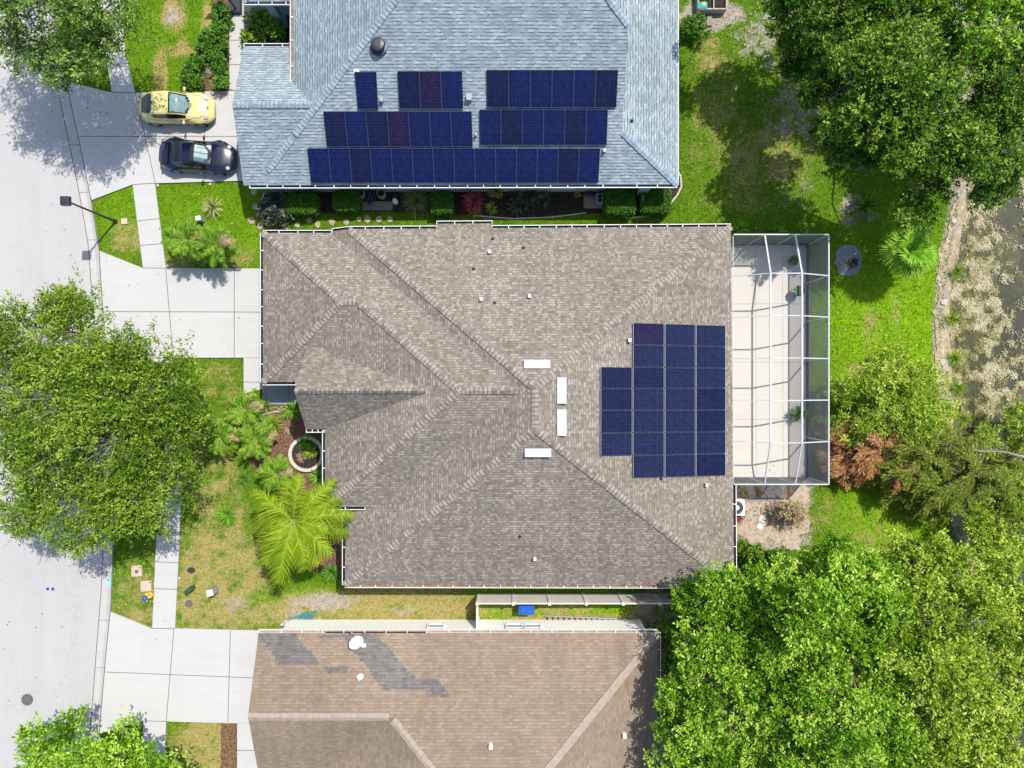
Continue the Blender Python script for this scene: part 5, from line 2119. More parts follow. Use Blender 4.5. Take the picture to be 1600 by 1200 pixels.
def twigs(blobs, base, seed, n_side=3, r0=.09, rmin=.012):
    """limbs from a trunk top to the blob centres with side twigs"""
    r = random.Random(seed)
    mb = MB()
    nodes = [Vector(base)]
    for (c, rx, ry, rz) in sorted(blobs, key=lambda b_: (Vector(b_[0]) - Vector(base)).length):
        c = Vector(c)
        a = min(nodes, key=lambda q_: (q_ - c).length + (.8 if q_ is nodes[0] else 0))
        if a is nodes[0] and len(nodes) > 1:
            a = a + Vector((r.uniform(-.1, .1), r.uniform(-.1, .1), r.uniform(-.6, 0)))
        nodes.append(c)
        mid = a.lerp(c, .5) + Vector((r.uniform(-.3, .3), r.uniform(-.3, .3), .2))
        mb.tube([a, mid, c], [r0 * (1 if len(nodes) < 5 else .7), r0 * .6, r0 * .4], 6, caps=False)
        for k in range(n_side):
            ang = r.uniform(0, 6.28)
            e = c + Vector((rx * .85 * math.cos(ang), ry * .85 * math.sin(ang), rz * r.uniform(-.1, .75)))
            m2 = c.lerp(e, .5) + Vector((r.uniform(-.2, .2), r.uniform(-.2, .2), .12))
            mb.tube([c, m2, e], [r0 * .4, r0 * .25, rmin], 5, caps=False)
            for q in range(2):
                e2 = m2 + Vector((r.uniform(-1, 1) * rx * .6, r.uniform(-1, 1) * ry * .6, r.uniform(.05, .6) * rz))
                mb.tube([m2, m2.lerp(e2, .5) + Vector((0, 0, .06)), e2], [r0 * .22, r0 * .14, rmin * .7], 4, caps=False)
    return mb


def puffs(blobs, seed, size):
    """break crown blobs into clumps of foliage that sit on their surface, with gaps between"""
    g = np.random.default_rng(seed + 500)
    out = []
    for (c, rx, ry, rz) in blobs:
        sz = min(size, rx * .62)
        m = max(4, int(1.95 * rx * ry / (sz * sz)))
        for k in range(m):
            d = g.normal(size=3)
            d /= np.linalg.norm(d)
            if d[2] < -.35:
                d[2] = -d[2]
            r = .55 + .5 * g.random() ** .6
            q = sz * g.uniform(.5, 1.1)
            out.append(((c[0] + d[0] * rx * r, c[1] + d[1] * ry * r, c[2] + d[2] * rz * r), q, q * g.uniform(.8, 1.2), q * .6))
    return out


def tree(name, label, trunk_px, fork, pxblobs, n, mat, cat='tree', group=None, seed=1, r0=.2, bark='bark', n_side=3, twig_mesh=True, **kw):
    tp = P(*trunk_px)
    root = empty(name, tp, label, cat, group)
    blobs = []
    for (px, py, z, r, rz) in pxblobs:
        k = (H - z) / H
        blobs.append((tuple(P(px, py, z)), r / S * k, r / S * k, rz))
    top_ = Vector((tp.x + .1, tp.y - .1, fork))
    mb = MB()
    mb.tube([tp - Vector((0, 0, .1)), tp + Vector((0, 0, .3)), tp.lerp(top_, .6) + Vector((.06, .04, 0)), top_], [r0 * 1.5, r0 * 1.05, r0 * .9, r0 * .8], 9)
    tr_ = obj('trunk', mb, M[bark], root)
    obj('branches', twigs(blobs, top_, seed, n_side, r0 * .42), M[bark], root)
    pf = puffs(blobs, seed, kw.pop('puff', .62))
    mb = MB()
    r = random.Random(seed + 9)
    if r0 > .1:
        for (c, q, _, _) in pf:
            c = Vector(c)
            b_ = min((Vector(w[0]) for w in blobs), key=lambda w: (w - c).length)
            d_ = (c - b_)
            e_ = c + d_.normalized() * q * .8 + Vector((0, 0, q * .5))
            mb.tube([b_, b_.lerp(c, .55) + Vector((r.uniform(-.12, .12), r.uniform(-.12, .12), .12)), c + Vector((0, 0, q * .3)), e_], [.032, .026, .017, .006], 4, caps=False)
        obj('twigs', mb, M['twig'], root)
    V, T = foliage(pf, n, seed=seed, **kw)
    quads('crown', V, mat, root, T)
    return root


# 1 street oak, lower left
oak = [(60, 540, 4.6, 62, 1.5), (130, 520, 5.0, 62, 1.6), (200, 560, 4.8, 60, 1.5), (45, 625, 4.6, 55, 1.5), (130, 620, 5.6, 72, 1.7), (215, 625, 5.2, 66, 1.6), (262, 610, 4.4, 46, 1.2), (255, 680, 4.6, 54, 1.4),
       (180, 690, 5.6, 70, 1.6), (95, 705, 5.2, 66, 1.6), (40, 705, 4.2, 46, 1.3), (60, 770, 4.2, 48, 1.2), (130, 780, 4.6, 58, 1.4), (205, 770, 4.6, 58, 1.4), (180, 802, 3.9, 38, 1.0), (168, 655, 4.9, 44, 1.2), (262, 745, 4.0, 44, 1.1), (287, 650, 3.9, 34, .9), (285, 700, 3.6, 32, .9), (95, 485, 3.8, 30, .9), (12, 535, 4.0, 34, 1.0), (275, 570, 3.8, 24, .8), (22, 808, 3.4, 22, .6), (235, 800, 3.6, 28, .8), (10, 660, 3.9, 26, .9)]
tree('oak_tree', 'large olive green oak spreading over the kerb and sidewalk, left of the red mulch bed', (212, 655), 2.2, oak, 115000, M['lf_oak'], seed=3, r0=.24, L=.15, W=.062, per=18, twig=.62, rough=.34, light=.46, shell=.2, n_side=5)
# 2 top left oak
oak2 = [(20, 20, 6.5, 60, 1.7), (95, 10, 7.2, 66, 1.8), (160, 20, 6.4, 52, 1.5), (75, 70, 5.8, 48, 1.4), (130, 65, 6.0, 50, 1.4), (20, -50, 6.5, 70, 1.8), (110, -60, 7, 70, 1.8), (185, -30, 6, 50, 1.4), (100, 98, 4.6, 26, .8), (28, 78, 5, 30, 1.), (160, 70, 5.2, 30, 1.0)]
tree('oak_tree', 'dark green oak in the top left corner shading street and driveway', (150, 25), 2.6, oak2, 40000, M['lf_oak_dark'], seed=8, r0=.24, L=.155, W=.062, per=16, twig=.65, rough=.34, light=.45, shell=.2, n_side=5)
# 3 bottom left tree
t3 = [(95, 1165, 3.6, 42, 1.0), (160, 1190, 4.2, 50, 1.2), (215, 1180, 3.4, 34, .9), (70, 1220, 3.4, 42, 1.0), (140, 1245, 4.0, 50, 1.2), (240, 1215, 3.2, 36, .9), (115, 1140, 3.0, 28, .7), (285, 1200, 2.4, 26, .6), (205, 1150, 2.8, 22, .6)]
tree('street_tree', 'bright green young tree at the bottom left corner by the kerb', (195, 1180), 1.6, t3, 26000, M['lf_bright'], seed=13, r0=.14, L=.19, W=.085, per=12, twig=.45, rough=.36, light=.45, shell=.22)
# 4 bottom right grove
grove = [
    ('bright green tree overhanging the fence and tan roof edge', (1105, 1035), 3.4, [(1115, 930, 5.2, 42, 1.2), (1095, 990, 5.4, 48, 1.4), (1140, 985, 6.0, 46, 1.4), (1120, 1050, 6.0, 54, 1.5), (1075, 1085, 5.0, 38, 1.1), (1140, 1110, 6.2, 52, 1.5), (1090, 1150, 5.6, 50, 1.4), (1060, 1190, 5.0, 40, 1.1), (1130, 1190, 6, 54, 1.5), (1160, 1040, 5.4, 40, 1.2), (1160, 935, 4.5, 30, .9)], 58000, 'lf_bright', 21),
    ('tall green tree in front of the sunny back lawn', (1240, 880), 4.5, [(1255, 915, 6.4, 50, 1.5), (1312, 900, 6.8, 50, 1.5), (1270, 950, 8.0, 64, 1.8), (1200, 930, 6.2, 46, 1.4), (1340, 935, 7.8, 60, 1.7), (1220, 985, 6.8, 50, 1.4), (1320, 985, 7.6, 50, 1.4), (1352, 885, 6.0, 38, 1.2)], 60000, 'lf_bright', 22),
    ('broad bright crown in the middle of the lower right grove', (1300, 990), 4.5, [(1260, 1060, 7.2, 62, 1.7), (1330, 1050, 8.0, 66, 1.8), (1220, 1110, 6.8, 56, 1.6), (1300, 1130, 8.0, 68, 1.8), (1250, 1180, 7, 60, 1.6), (1340, 1190, 7.4, 64, 1.7), (1370, 1120, 7.4, 56, 1.6), (1200, 1180, 6, 46, 1.3)], 64000, 'lf_bright', 23),
    ('yellower crown at the pond side of the lower right grove', (1400, 900), 4.5, [(1412, 912, 6.6, 52, 1.6), (1470, 890, 6.2, 48, 1.5), (1430, 970, 8, 66, 1.8), (1500, 950, 7.2, 60, 1.7), (1400, 1040, 8, 62, 1.8), (1470, 1040, 8.2, 66, 1.8), (1395, 875, 5.2, 32, 1.0)], 58000, 'lf_yellow', 24),
    ('pale yellow green crown in the bottom right corner', (1480, 1040), 4.2, [(1450, 1120, 7, 62, 1.7), (1530, 1080, 7, 62, 1.7), (1560, 1000, 6.6, 56, 1.6), (1420, 1190, 7, 60, 1.6), (1500, 1180, 7, 66, 1.7), (1580, 1160, 6.5, 66, 1.7), (1600, 1060, 6, 54, 1.5), (1590, 930, 5.6, 48, 1.4), (1545, 900, 5.8, 44, 1.3)], 64000, 'lf_yellow', 25),
    ('small dark tree in the shaded gap right of the fence', (1160, 980), 2.2, [(1185, 985, 3.6, 36, 1.0), (1195, 1040, 3.4, 36, 1.0), (1175, 1085, 3.2, 28, .8), (1190, 950, 3.0, 26, .7)], 9000, 'lf_dark', 26),
]
for lab, tp, fork, bl, n, m, sd in grove:
    tree('grove_tree', lab, tp, fork, bl, n, M[m], seed=sd, r0=.22, L=.135, W=.07, per=12, twig=.36, rough=.4, light=.45, shell=.3, n_side=4, group='trees of the lower right grove')
# 5 top right woods
woods = [
    ('big dark green tree with yellowish leaf tips beside the pond', (1345, 210), 4.2, [(1330, 130, 7.2, 58, 1.7), (1400, 110, 7.6, 60, 1.8), (1360, 180, 7.4, 56, 1.7), (1440, 180, 7.8, 62, 1.8), (1320, 210, 6, 42, 1.3), (1400, 245, 7, 52, 1.6), (1470, 250, 6.8, 52, 1.6), (1340, 265, 5.2, 36, 1.1), (1440, 300, 5.6, 38, 1.2), (1500, 210, 6.6, 46, 1.4), (1298, 150, 5.4, 40, 1.2), (1290, 210, 4.6, 30, .9), (1300, 90, 5.4, 38, 1.1)], 70000, 'lf_dark', 31),
    ('dark leafy tree against the right edge above the pond', (1500, 180), 3.6, [(1540, 170, 6.4, 52, 1.6), (1585, 230, 6, 48, 1.5), (1540, 245, 6, 44, 1.4), (1590, 150, 6.2, 50, 1.5), (1520, 300, 5, 34, 1.0), (1515, 130, 5.6, 42, 1.3), (1510, 90, 5.2, 36, 1.2), (1520, 205, 5.2, 40, 1.2), (1580, 285, 4.6, 34, 1.)], 30000, 'lf_dark', 32),
    ('feathery lighter green tree in the top right corner', (1500, 60), 3.8, [(1530, 40, 6.6, 56, 1.6), (1580, 60, 6.4, 50, 1.5), (1560, -20, 6.6, 60, 1.7), (1560, 110, 5.8, 44, 1.3), (1490, 30, 6, 42, 1.3), (1610, -30, 6, 50, 1.5)], 26000, 'lf_bright', 33),
    ('dark tree at the top edge right of the planter box', (1320, 20), 3.4, [(1330, 20, 6, 48, 1.4), (1240, 10, 5.2, 38, 1.1), (1285, 45, 5.4, 38, 1.2), (1200, -40, 6.5, 50, 1.4), (1215, 30, 4.4, 26, .9), (1250, 55, 4.6, 26, .9), (1390, 0, 6.4, 52, 1.5), (1280, -20, 6, 52, 1.5), (1350, -50, 6.4, 60, 1.6), (1440, -20, 6.4, 56, 1.6), (1420, 40, 5.6, 40, 1.2), (1450, 70, 5.6, 38, 1.1)], 42000, 'lf_dark', 34),
    ('low dark shrubby tree left of the big pond side tree', (1265, 95), 1.6, [(1265, 75, 3.2, 34, 1.0), (1235, 95, 2.8, 28, .8), (1280, 110, 3.4, 30, .9), (1225, 60, 2.6, 22, .7)], 11000, 'lf_dark', 35),
]
for lab, tp, fork, bl, n, m, sd in woods:
    tree('woodland_tree', lab, tp, fork, bl, n, M[m], seed=sd, r0=.2, L=.145, W=.08, per=12, twig=.36, rough=.4, light=.42, shell=.3, n_side=4, group='trees of the upper right woodland')


# feather branches (drooping conifer sprays)
def feather(base, d, L, mbq, g, leaf=.2, wid=.035, n=36, sag=.25, spread=1.0, tone=.5, tq=None, flat=True):
    d = Vector(d).normalized()
    sd = d.cross(Vector((0, 0, 1))).normalized()
    for k in range(n):
        t = (k + .5) / n
        p = Vector(base) + d * (L * t) - Vector((0, 0, sag * L * t * t))
        for s in (1, -1):
            ang = R(g.uniform(35, 65)) * spread
            a = d * math.cos(ang) + sd * s * math.sin(ang) + Vector((0, 0, g.uniform(-.35, .15)))
            a.normalize()
            ll = leaf * (1 - .5 * abs(t - .4)) * g.uniform(.7, 1.2)
            w = a.cross(Vector((g.uniform(-.3, .3), g.uniform(-.3, .3), 1))).normalized() * wid
            m_ = p + a * ll * .5
            e_ = p + a * ll - Vector((0, 0, ll * .25))
            mbq.append([tuple(p), tuple(m_ + w), tuple(e_), tuple(m_ - w)])
            if tq is not None:
                tq.append(min(1, max(0, tone + g.uniform(-.3, .3))))


def sprays(name, label, cat, items, mat, tone=.5, group=None, seed=1, trunk=None):
    g = random.Random(seed)
    base = P(items[0][0], items[0][1], 0)
    root = empty(name, base, label, cat, group)
    V, T = [], []
    st_ = MB()
    for (px, py, z, n, L, ang0, ang1) in items:
        c = P(px, py, z)
        st_.tube([(c.x, c.y, -.3), (c.x, c.y, z)], [.07, .03], 6)
        for k in range(n):
            a = R(g.uniform(ang0, ang1))
            zz = z - g.random() * z * .55
            ll = L * g.uniform(.6, 1.1)
            dd = Vector((math.cos(a), math.sin(a), g.uniform(-.1, .4)))
            b_ = Vector((c.x, c.y, zz))
            st_.tube([b_, b_ + dd.normalized() * ll * .95 - Vector((0, 0, .25 * ll * .9))], [.02, .006], 4, caps=False)
            feather(b_, dd, ll, V, g, leaf=.32, wid=.03, n=int(22 * ll), tone=tone, tq=T)
            for q in range(3):
                t = g.uniform(.3, .9)
                b2 = b_ + dd.normalized() * ll * t - Vector((0, 0, .25 * ll * t * t))
                a2 = a + g.choice((-1, 1)) * g.uniform(.4, .8)
                feather(b2, (math.cos(a2), math.sin(a2), g.uniform(-.1, .3)), ll * .5, V, g, leaf=.28, wid=.028, n=int(12 * ll), tone=tone, tq=T)
    obj('trunk', st_, M['bark'], root)
    quads('foliage', np.array(V), mat, root, np.array(T))
    return root


sprays('conifer', 'drooping green conifer sprays reaching out over the pond bank', 'conifer',
       [(1455, 712, 3.2, 16, 2.2, -170, 170), (1530, 740, 3.2, 15, 2.2, -170, 170), (1420, 740, 2.4, 12, 1.6, -180, 0), (1575, 770, 2.8, 12, 1.8, -180, 180), (1490, 770, 2.6, 10, 1.5, -160, 0), (1400, 755, 1.8, 8, 1.3, -180, 180), (1450, 775, 2.0, 8, 1.4, -180, 180), (1500, 690, 2.4, 9, 1.5, -60, 180), (1590, 715, 2.6, 9, 1.6, -180, 180)], M['lf_conifer'], .42, seed=4)
sprays('dried_conifer', 'rust brown dried conifer beside the lower corner of the screen cage', 'conifer',
       [(1345, 705, 2.4, 14, 1.5, 0, 360), (1325, 690, 1.8, 10, 1.1, 0, 360), (1370, 690, 1.8, 9, 1.2, 0, 360), (1380, 700, 2.9, 9, 1.2, 0, 360), (1410, 690, 2.6, 6, .9, 0, 360), (1440, 745, 3.0, 5, .9, 0, 360), (1330, 735, 1.4, 8, 1.0, 0, 360), (1312, 715, 1.2, 7, 1.0, 0, 360), (1392, 712, 2.2, 8, 1.3, 0, 360), (1420, 728, 2.0, 6, 1.1, 0, 360), (1375, 735, 1.6, 6, 1.1, 0, 360), (1350, 675, 1.6, 6, 1.0, 0, 360)], M['lf_rust'], .5, seed=5)
# fallen bare branches
mb = MB()
g_ = random.Random(3)
pp = [P(1490, 697, 2.6), P(1530, 705, 2.9), P(1570, 706, 3.0), P(1606, 716, 3.0)]
mb.tube(pp, [.03, .05, .06, .07], 7)
for k in range(22):
    t = g_.random() * 2.9
    i = int(t)
    c_ = pp[i].lerp(pp[i + 1], t - i)
    d_ = Vector((g_.uniform(-.5, .3), g_.uniform(-.6, .6), g_.uniform(0, .4)))
    mb.tube([c_, c_ + d_ * .5, c_ + d_ * .9 + Vector((g_.uniform(-.1, .1), g_.uniform(-.1, .1), 0))], [.018, .012, .005], 5)
mb.tube([P(1540, 735, 0) - Vector((0, 0, .8)), pp[1]], [.1, .05], 7)
tag(obj('bare_branch', mb, M['wood']), 'pale bare branch lying across conifers at the right edge', 'branch')

# bushes and small shrubs
tree('bush', 'feathery yellow green bush between cage and pond', (1385, 622), .8, [(1345, 610, 1.8, 34, .8), (1395, 600, 2.2, 42, .95), (1430, 615, 2.0, 36, .85), (1365, 645, 2.0, 42, .9), (1415, 650, 2.0, 42, .9), (1330, 665, 1.5, 28, .7), (1390, 680, 1.6, 32, .7), (1450, 645, 1.5, 26, .7), (1400, 570, 1.2, 18, .5)], 26000, M['lf_yellow'], 'bush', None, 41, r0=.08, L=.17, W=.05, per=12, twig=.42, rough=.5, light=.5, shell=.3)
tree('bush', 'yellow green pond side bush right of the conifers', (1560, 660), .6, [(1560, 690, 1.2, 32, .7), (1595, 665, 1.2, 30, .7), (1585, 760, 1.6, 30, .8), (1530, 810, 1.6, 36, .8), (1580, 830, 1.8, 40, .9), (1520, 680, .9, 20, .5), (1550, 870, 2.4, 36, .9)], 20000, M['lf_yellow'], 'bush', None, 42, r0=.07, L=.17, W=.06, per=12, twig=.4, rough=.5, light=.42, shell=.3)
tree('bush', 'low shaded bush below the bare sand behind the house', (1180, 905), .5, [(1170, 890, 1.0, 26, .6), (1200, 885, 1.2, 24, .6), (1165, 862, .6, 14, .4)], 6000, M['lf_dark'], 'bush', None, 43, r0=.05, L=.16, W=.09, per=10, twig=.3, rough=.4, light=.5)
tree('bush', 'dark bush filling the gap between tan roof and grove', (1055, 1030), .5, [(1050, 985, .9, 24, .5), (1060, 1020, 1.2, 24, .6), (1045, 1100, 1.0, 20, .5), (1065, 965, .9, 22, .5), (1060, 1060, 1.1, 16, .5)], 7000, M['lf_dark'], 'bush', None, 44, r0=.05, L=.17, W=.09, per=10, twig=.3, rough=.5, light=.6)
tree('bush', 'round green bush near the plank and planter box', (1087, 42), .3, [(1086, 42, .5, 14, .4)], 2500, M['lf_hedge'], 'bush', None, 45, r0=.03, L=.12, W=.06, per=10, twig=.2, rough=.4, light=.4)
tree('bush', 'brown green dry shrub standing on the bare sand', (1240, 798), .5, [(1238, 798, .8, 15, .45), (1243, 806, .6, 12, .4)], 1800, M['lf_brown'], 'bush', None, 46, r0=.03, L=.2, W=.04, per=8, twig=.3, rough=.5, light=.5)
for nm_, lab, lst in (('shrub_row', 'inner', [(346, 12), (343, 27), (346, 42), (342, 58), (345, 74), (344, 92), (346, 112), (346, 128)]), ('shrub_row', 'outer', [(329, 62), (322, 78), (314, 90), (305, 102), (300, 120), (303, 132)])):
    for k, (px, py) in enumerate(lst):
        where = 'beside the front walk' if lab == 'inner' else 'on the lawn side of the mulch'
        tree('shrub', f'small round green shrub {where}, {ORD[k]} from the top', (px, py), .25, [(px, py, .4, 11, .42), (px + random.uniform(-5, 5), py + random.uniform(-5, 5), .5, 7, .35)], 1100, M['lf_hedge'], 'shrub', 'small shrubs around the mulch bed', 50 + k + (20 if lab == 'inner' else 0), r0=.025, L=.11, W=.07, per=8, twig=.16, rough=.4, light=.5, n_side=2)
for k, (px, py, r_, lab) in enumerate(((403, 38, 14, 'left of the porch column'), (420, 32, 13, 'touching the porch column'), (394, 58, 12, 'at the lower left of the porch bed'), (434, 52, 11, 'in the middle of the porch bed'))):
    tree('shrub', 'dark green shrub ' + lab, (px, py), .3, [(px, py, .55, r_, .5), (px + 4, py - 3, .6, r_ * .6, .4)], 1500, M['lf_dark'] if k < 3 else M['lf_hedge'], 'shrub', 'dark shrubs in the porch bed', 90 + k, r0=.03, L=.12, W=.08, per=8, twig=.18, rough=.4, light=.6, n_side=2)


# clipped hedges: rounded boxes of leaves
def hedge(px, py, w, d, h, label, mat='lf_hedge', n=6000, seed=1, rnd=.15):
    g = np.random.default_rng(seed)
    base = P(px, py, h)
    base.z = 0
    root = empty('hedge', base, label, 'hedge', 'clipped hedges along the blue house')
    hx, hy = w / S / 2, d / S / 2
    k = n
    u_ = g.uniform(-1, 1, (k, 3))
    face = g.choice(5, k, p=[.16, .12, .12, .1, .5])
    u_[face == 0, 1] = -1
    u_[face == 1, 1] = 1
    u_[face == 2, 0] = -1
    u_[face == 3, 0] = 1
    u_[face == 4, 2] = 1
    ln = np.linalg.norm(u_ ** 4, axis=1, keepdims=True) ** .25
    u_ = u_ / np.maximum(ln, .9) * (1 - .12 * g.random((k, 1)))
    c = np.array(base) + u_ * np.array([hx, hy, h / 2]) + np.array([0, 0, h / 2]) + g.normal(size=(k, 3)) * .025
    out = unit(u_ ** 3 + g.normal(size=(k, 3)) * .5)
    ax = unit(np.cross(out, g.normal(size=(k, 3))) + out * .6)
    V = leaf_quads(c, ax, out, .1 * (.7 + .6 * g.random(k)), .06 * (.7 + .6 * g.random(k)))
    T = np.clip(.45 + g.normal(size=k) * .22, 0, 1)
    quads('foliage', V, M[mat], root, T)
    mb = MB()
    for q in range(5):
        x, y = base.x + random.uniform(-.6, .6) * hx, base.y + random.uniform(-.6, .6) * hy
        mb.tube([(x, y, -.05), (x + .03, y, h * .75)], [.025, .012], 5)
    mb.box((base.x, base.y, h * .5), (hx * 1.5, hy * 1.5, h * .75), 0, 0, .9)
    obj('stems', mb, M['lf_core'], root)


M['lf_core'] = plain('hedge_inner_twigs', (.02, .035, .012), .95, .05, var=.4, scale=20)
hedge(469, 317, 50, 30, 1.0, 'clipped box hedge nearest the left end of the shaded bed', n=7000, seed=1)
hedge(540, 313, 40, 28, .95, 'clipped box hedge left of the two barrels', n=6000, seed=2)
hedge(690, 316, 33, 32, .9, 'clipped box hedge left of the red leaved plant', n=5000, seed=3)
hedge(970, 312, 46, 40, 1.1, 'bright clipped hedge right of the equipment pad', n=8000, seed=4)
hedge(1026, 311, 46, 38, 1.1, 'bright clipped hedge at the corner of the blue house', n=8000, seed=5)
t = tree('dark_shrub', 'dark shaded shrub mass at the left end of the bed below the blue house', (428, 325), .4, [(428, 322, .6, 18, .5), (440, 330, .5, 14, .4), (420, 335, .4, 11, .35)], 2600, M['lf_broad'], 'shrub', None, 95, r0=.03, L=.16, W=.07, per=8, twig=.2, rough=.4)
mb = MB()
p = P(997, 325)
mb.tube([(p.x, p.y, -.1), (p.x + .04, p.y + .05, .9), (p.x - .02, p.y + .25, 1.6)], [.13, .1, .07], 10)
tag(obj('stump', mb, M['bark']), 'dark bare trunk standing between the two bright hedges', 'stump')


# tufts of arching blades
def tuft(px, py, label, name, cat, mat, n, L, W, h0=.05, arch=.7, lift=(.25, .9), seed=1, tone=.5, z=0.0, group=None, parent=None, seg=3):
    g = np.random.default_rng(seed)
    base = P(px, py, z) if not isinstance(px, Vector) else px
    root = empty(name, base, label, cat, group) if parent is None else parent
    V, T = [], []
    for k in range(n):
        a = g.uniform(0, 2 * math.pi)
        el = g.uniform(*lift)
        l = L * g.uniform(.65, 1.1)
        d = np.array([math.cos(a) * math.cos(el), math.sin(a) * math.cos(el), math.sin(el)])
        sd = np.array([-math.sin(a), math.cos(a), 0])
        p = np.array(base) + np.array([0, 0, h0]) + np.array([math.cos(a), math.sin(a), 0]) * .03
        tn = np.clip(tone + g.normal() * .25, 0, 1)
        for s in range(seg):
            w0, w1 = W * (1 - (s / seg) ** 1.5), W * (1 - ((s + 1) / seg) ** 1.5) + .002
            q = p + d * l / seg
            V.append([p - sd * w0 / 2, p + sd * w0 / 2, q + sd * w1 / 2, q - sd * w1 / 2])
            T.append(np.clip(tn + .12 * s - .1, 0, 1))
            p = q
            d = d - np.array([0, 0, arch / seg])
            d /= np.linalg.norm(d)
    quads('leaves', np.array(V), mat, root, np.array(T))
    if parent is None:
        mb = MB()
        mb.lathe((base.x, base.y, base.z - .03), [(.07, 0), (.09, .05), (.05, h0 + .08)], 9)
        obj('stem', mb, M['stem'], root)
    return root


tuft(333, 325, 'spiky cream and green variegated plant on the upper lawn', 'spiky_plant', 'plant', M['lf_var'], 130, .72, .05, lift=(.1, 1.4), arch=.5, seed=2)
tuft(652, 316, 'weeping pale green grass clump beside a hedge on the shaded side', 'grass_clump', 'plant', M['lf_grey'], 240, 1.15, .03, lift=(.4, 1.3), arch=1.9, seed=3)
tuft(740, 318, 'red leaved spiky plant against the blue house', 'red_plant', 'plant', M['lf_red'], 90, .75, .09, h0=.4, lift=(-.1, 1.1), arch=.9, seed=4, tone=.6)
tuft(775, 302, 'orange and yellow leaved shrub against the blue house', 'croton', 'plant', M['lf_croton'], 110, .55, .09, h0=.5, lift=(-.1, 1.2), arch=.6, seed=5, tone=.6)
tuft(742, 331, 'grey green spiky plant in front of the red leaved plant', 'spiky_plant', 'plant', M['lf_grey'], 60, .5, .05, lift=(.1, 1.1), arch=.6, seed=55, tone=.5)
tuft(768, 326, 'small yellow green plant below the orange leaved shrub', 'spiky_plant', 'plant', M['lf_yellow'], 50, .45, .06, lift=(.1, 1.1), arch=.6, seed=56, tone=.6)
for k, (px, py, pos) in enumerate(((808, 308, 'first'), (830, 304, 'second'), (828, 322, 'third'), (850, 312, 'fourth'), (806, 324, 'fifth'))):
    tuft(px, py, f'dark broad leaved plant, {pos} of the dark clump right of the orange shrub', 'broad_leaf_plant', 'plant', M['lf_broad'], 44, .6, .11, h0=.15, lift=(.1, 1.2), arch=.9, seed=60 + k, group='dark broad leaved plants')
tuft(902, 304, 'small yellow leaved plant left of the equipment pad', 'small_plant', 'plant', M['lf_croton'], 40, .3, .07, lift=(.2, 1.3), seed=7, tone=.7)
tuft(1153, 809, 'small red leaved plant below the white air conditioner', 'red_plant', 'plant', M['lf_red'], 40, .4, .05, lift=(.1, 1.1), seed=8, tone=.6)
tuft(1163, 770, 'dry yellow grassy plant above the white air conditioner', 'dry_plant', 'plant', M['lf_brown'], 60, .6, .04, lift=(.1, 1.1), seed=9)
tuft(1185, 768, 'dry tangled plant in the gravel below the cage', 'dry_plant', 'plant', M['lf_brown'], 40, .5, .04, lift=(.1, .9), seed=10)
tuft(1330, 411, 'dark spiky plant inside the grey gravel ring', 'spiky_plant', 'plant', M['lf_broad'], 70, .5, .06, lift=(.1, 1.2), seed=11)
tuft(1352, 322, 'dark shaded palm like plant under the pond side tree', 'spiky_plant', 'plant', M['lf_dark'], 110, 1.1, .06, lift=(0, 1.1), arch=.8, seed=12)
tuft(1155, 358, 'green strappy plant by the upper left corner of the screen cage', 'strappy_plant', 'plant', M['lf_fan'], 60, .7, .05, lift=(.2, 1.2), arch=1.2, seed=13)
tuft(1213, 362, 'green strappy plant behind the upper side of the screen cage', 'strappy_plant', 'plant', M['lf_fan'], 50, .6, .05, lift=(.2, 1.2), arch=1.2, seed=14)
tuft(457, 642, 'green strappy plant at the lower right of the porch floor', 'strappy_plant', 'plant', M['lf_fan'], 90, .85, .05, lift=(.2, 1.3), arch=1.1, seed=15)
tuft(417, 636, 'pale green strappy plant at the lower left of the porch floor', 'strappy_plant', 'plant', M['lf_grey'], 60, .75, .05, lift=(.2, 1.3), arch=1.1, seed=16, tone=.7)
tuft(483, 690, 'bright green strappy plant above the cream stone ring', 'strappy_plant', 'plant', M['lf_fan'], 110, .75, .06, lift=(.2, 1.3), arch=1.1, seed=17)
tuft(487, 706, 'low green plant inside the cream stone ring', 'strappy_plant', 'plant', M['lf_yellow'], 60, .5, .06, lift=(.1, 1.1), arch=.8, seed=18, z=.1)
tuft(472, 714, 'dry grassy growth inside the cream stone ring', 'dry_plant', 'plant', M['lf_brown'], 70, .38, .04, lift=(.1, 1.1), arch=.8, seed=19, z=.1)
tuft(428, 662, 'yellow green strappy plant in the middle of the red mulch bed', 'strappy_plant', 'plant', M['lf_yellow'], 90, .7, .05, lift=(.2, 1.2), arch=1.0, seed=71)
tuft(452, 668, 'tangled dry plant left of the bay gutter in red mulch', 'dry_plant', 'plant', M['lf_brown'], 60, .5, .04, lift=(0, .9), arch=.8, seed=72)
tuft(446, 735, 'deep green strappy plant below the cream stone ring', 'strappy_plant', 'plant', M['lf_fan'], 90, .8, .06, lift=(.1, 1.2), arch=1.0, seed=73)
tuft(500, 745, 'deep green strappy plant against the bay window wall', 'strappy_plant', 'plant', M['lf_fan'], 90, .8, .06, lift=(.1, 1.2), arch=1.0, seed=74)
tuft(356, 804, 'small dark green plant at the left edge of the feathery palm', 'strappy_plant', 'plant', M['lf_fan'], 70, .8, .06, lift=(.1, 1.1), arch=.8, seed=20)
tuft(383, 748, 'low dark green shrub above the feathery palm', 'strappy_plant', 'plant', M['lf_hedge'], 110, .4, .08, lift=(.1, 1.2), arch=.6, seed=21)
tuft(520, 893, 'glossy green plant at the lower left corner of the brown roof', 'strappy_plant', 'plant', M['lf_hedge'], 150, .6, .12, h0=.2, lift=(.0, 1.2), arch=.7, seed=22)
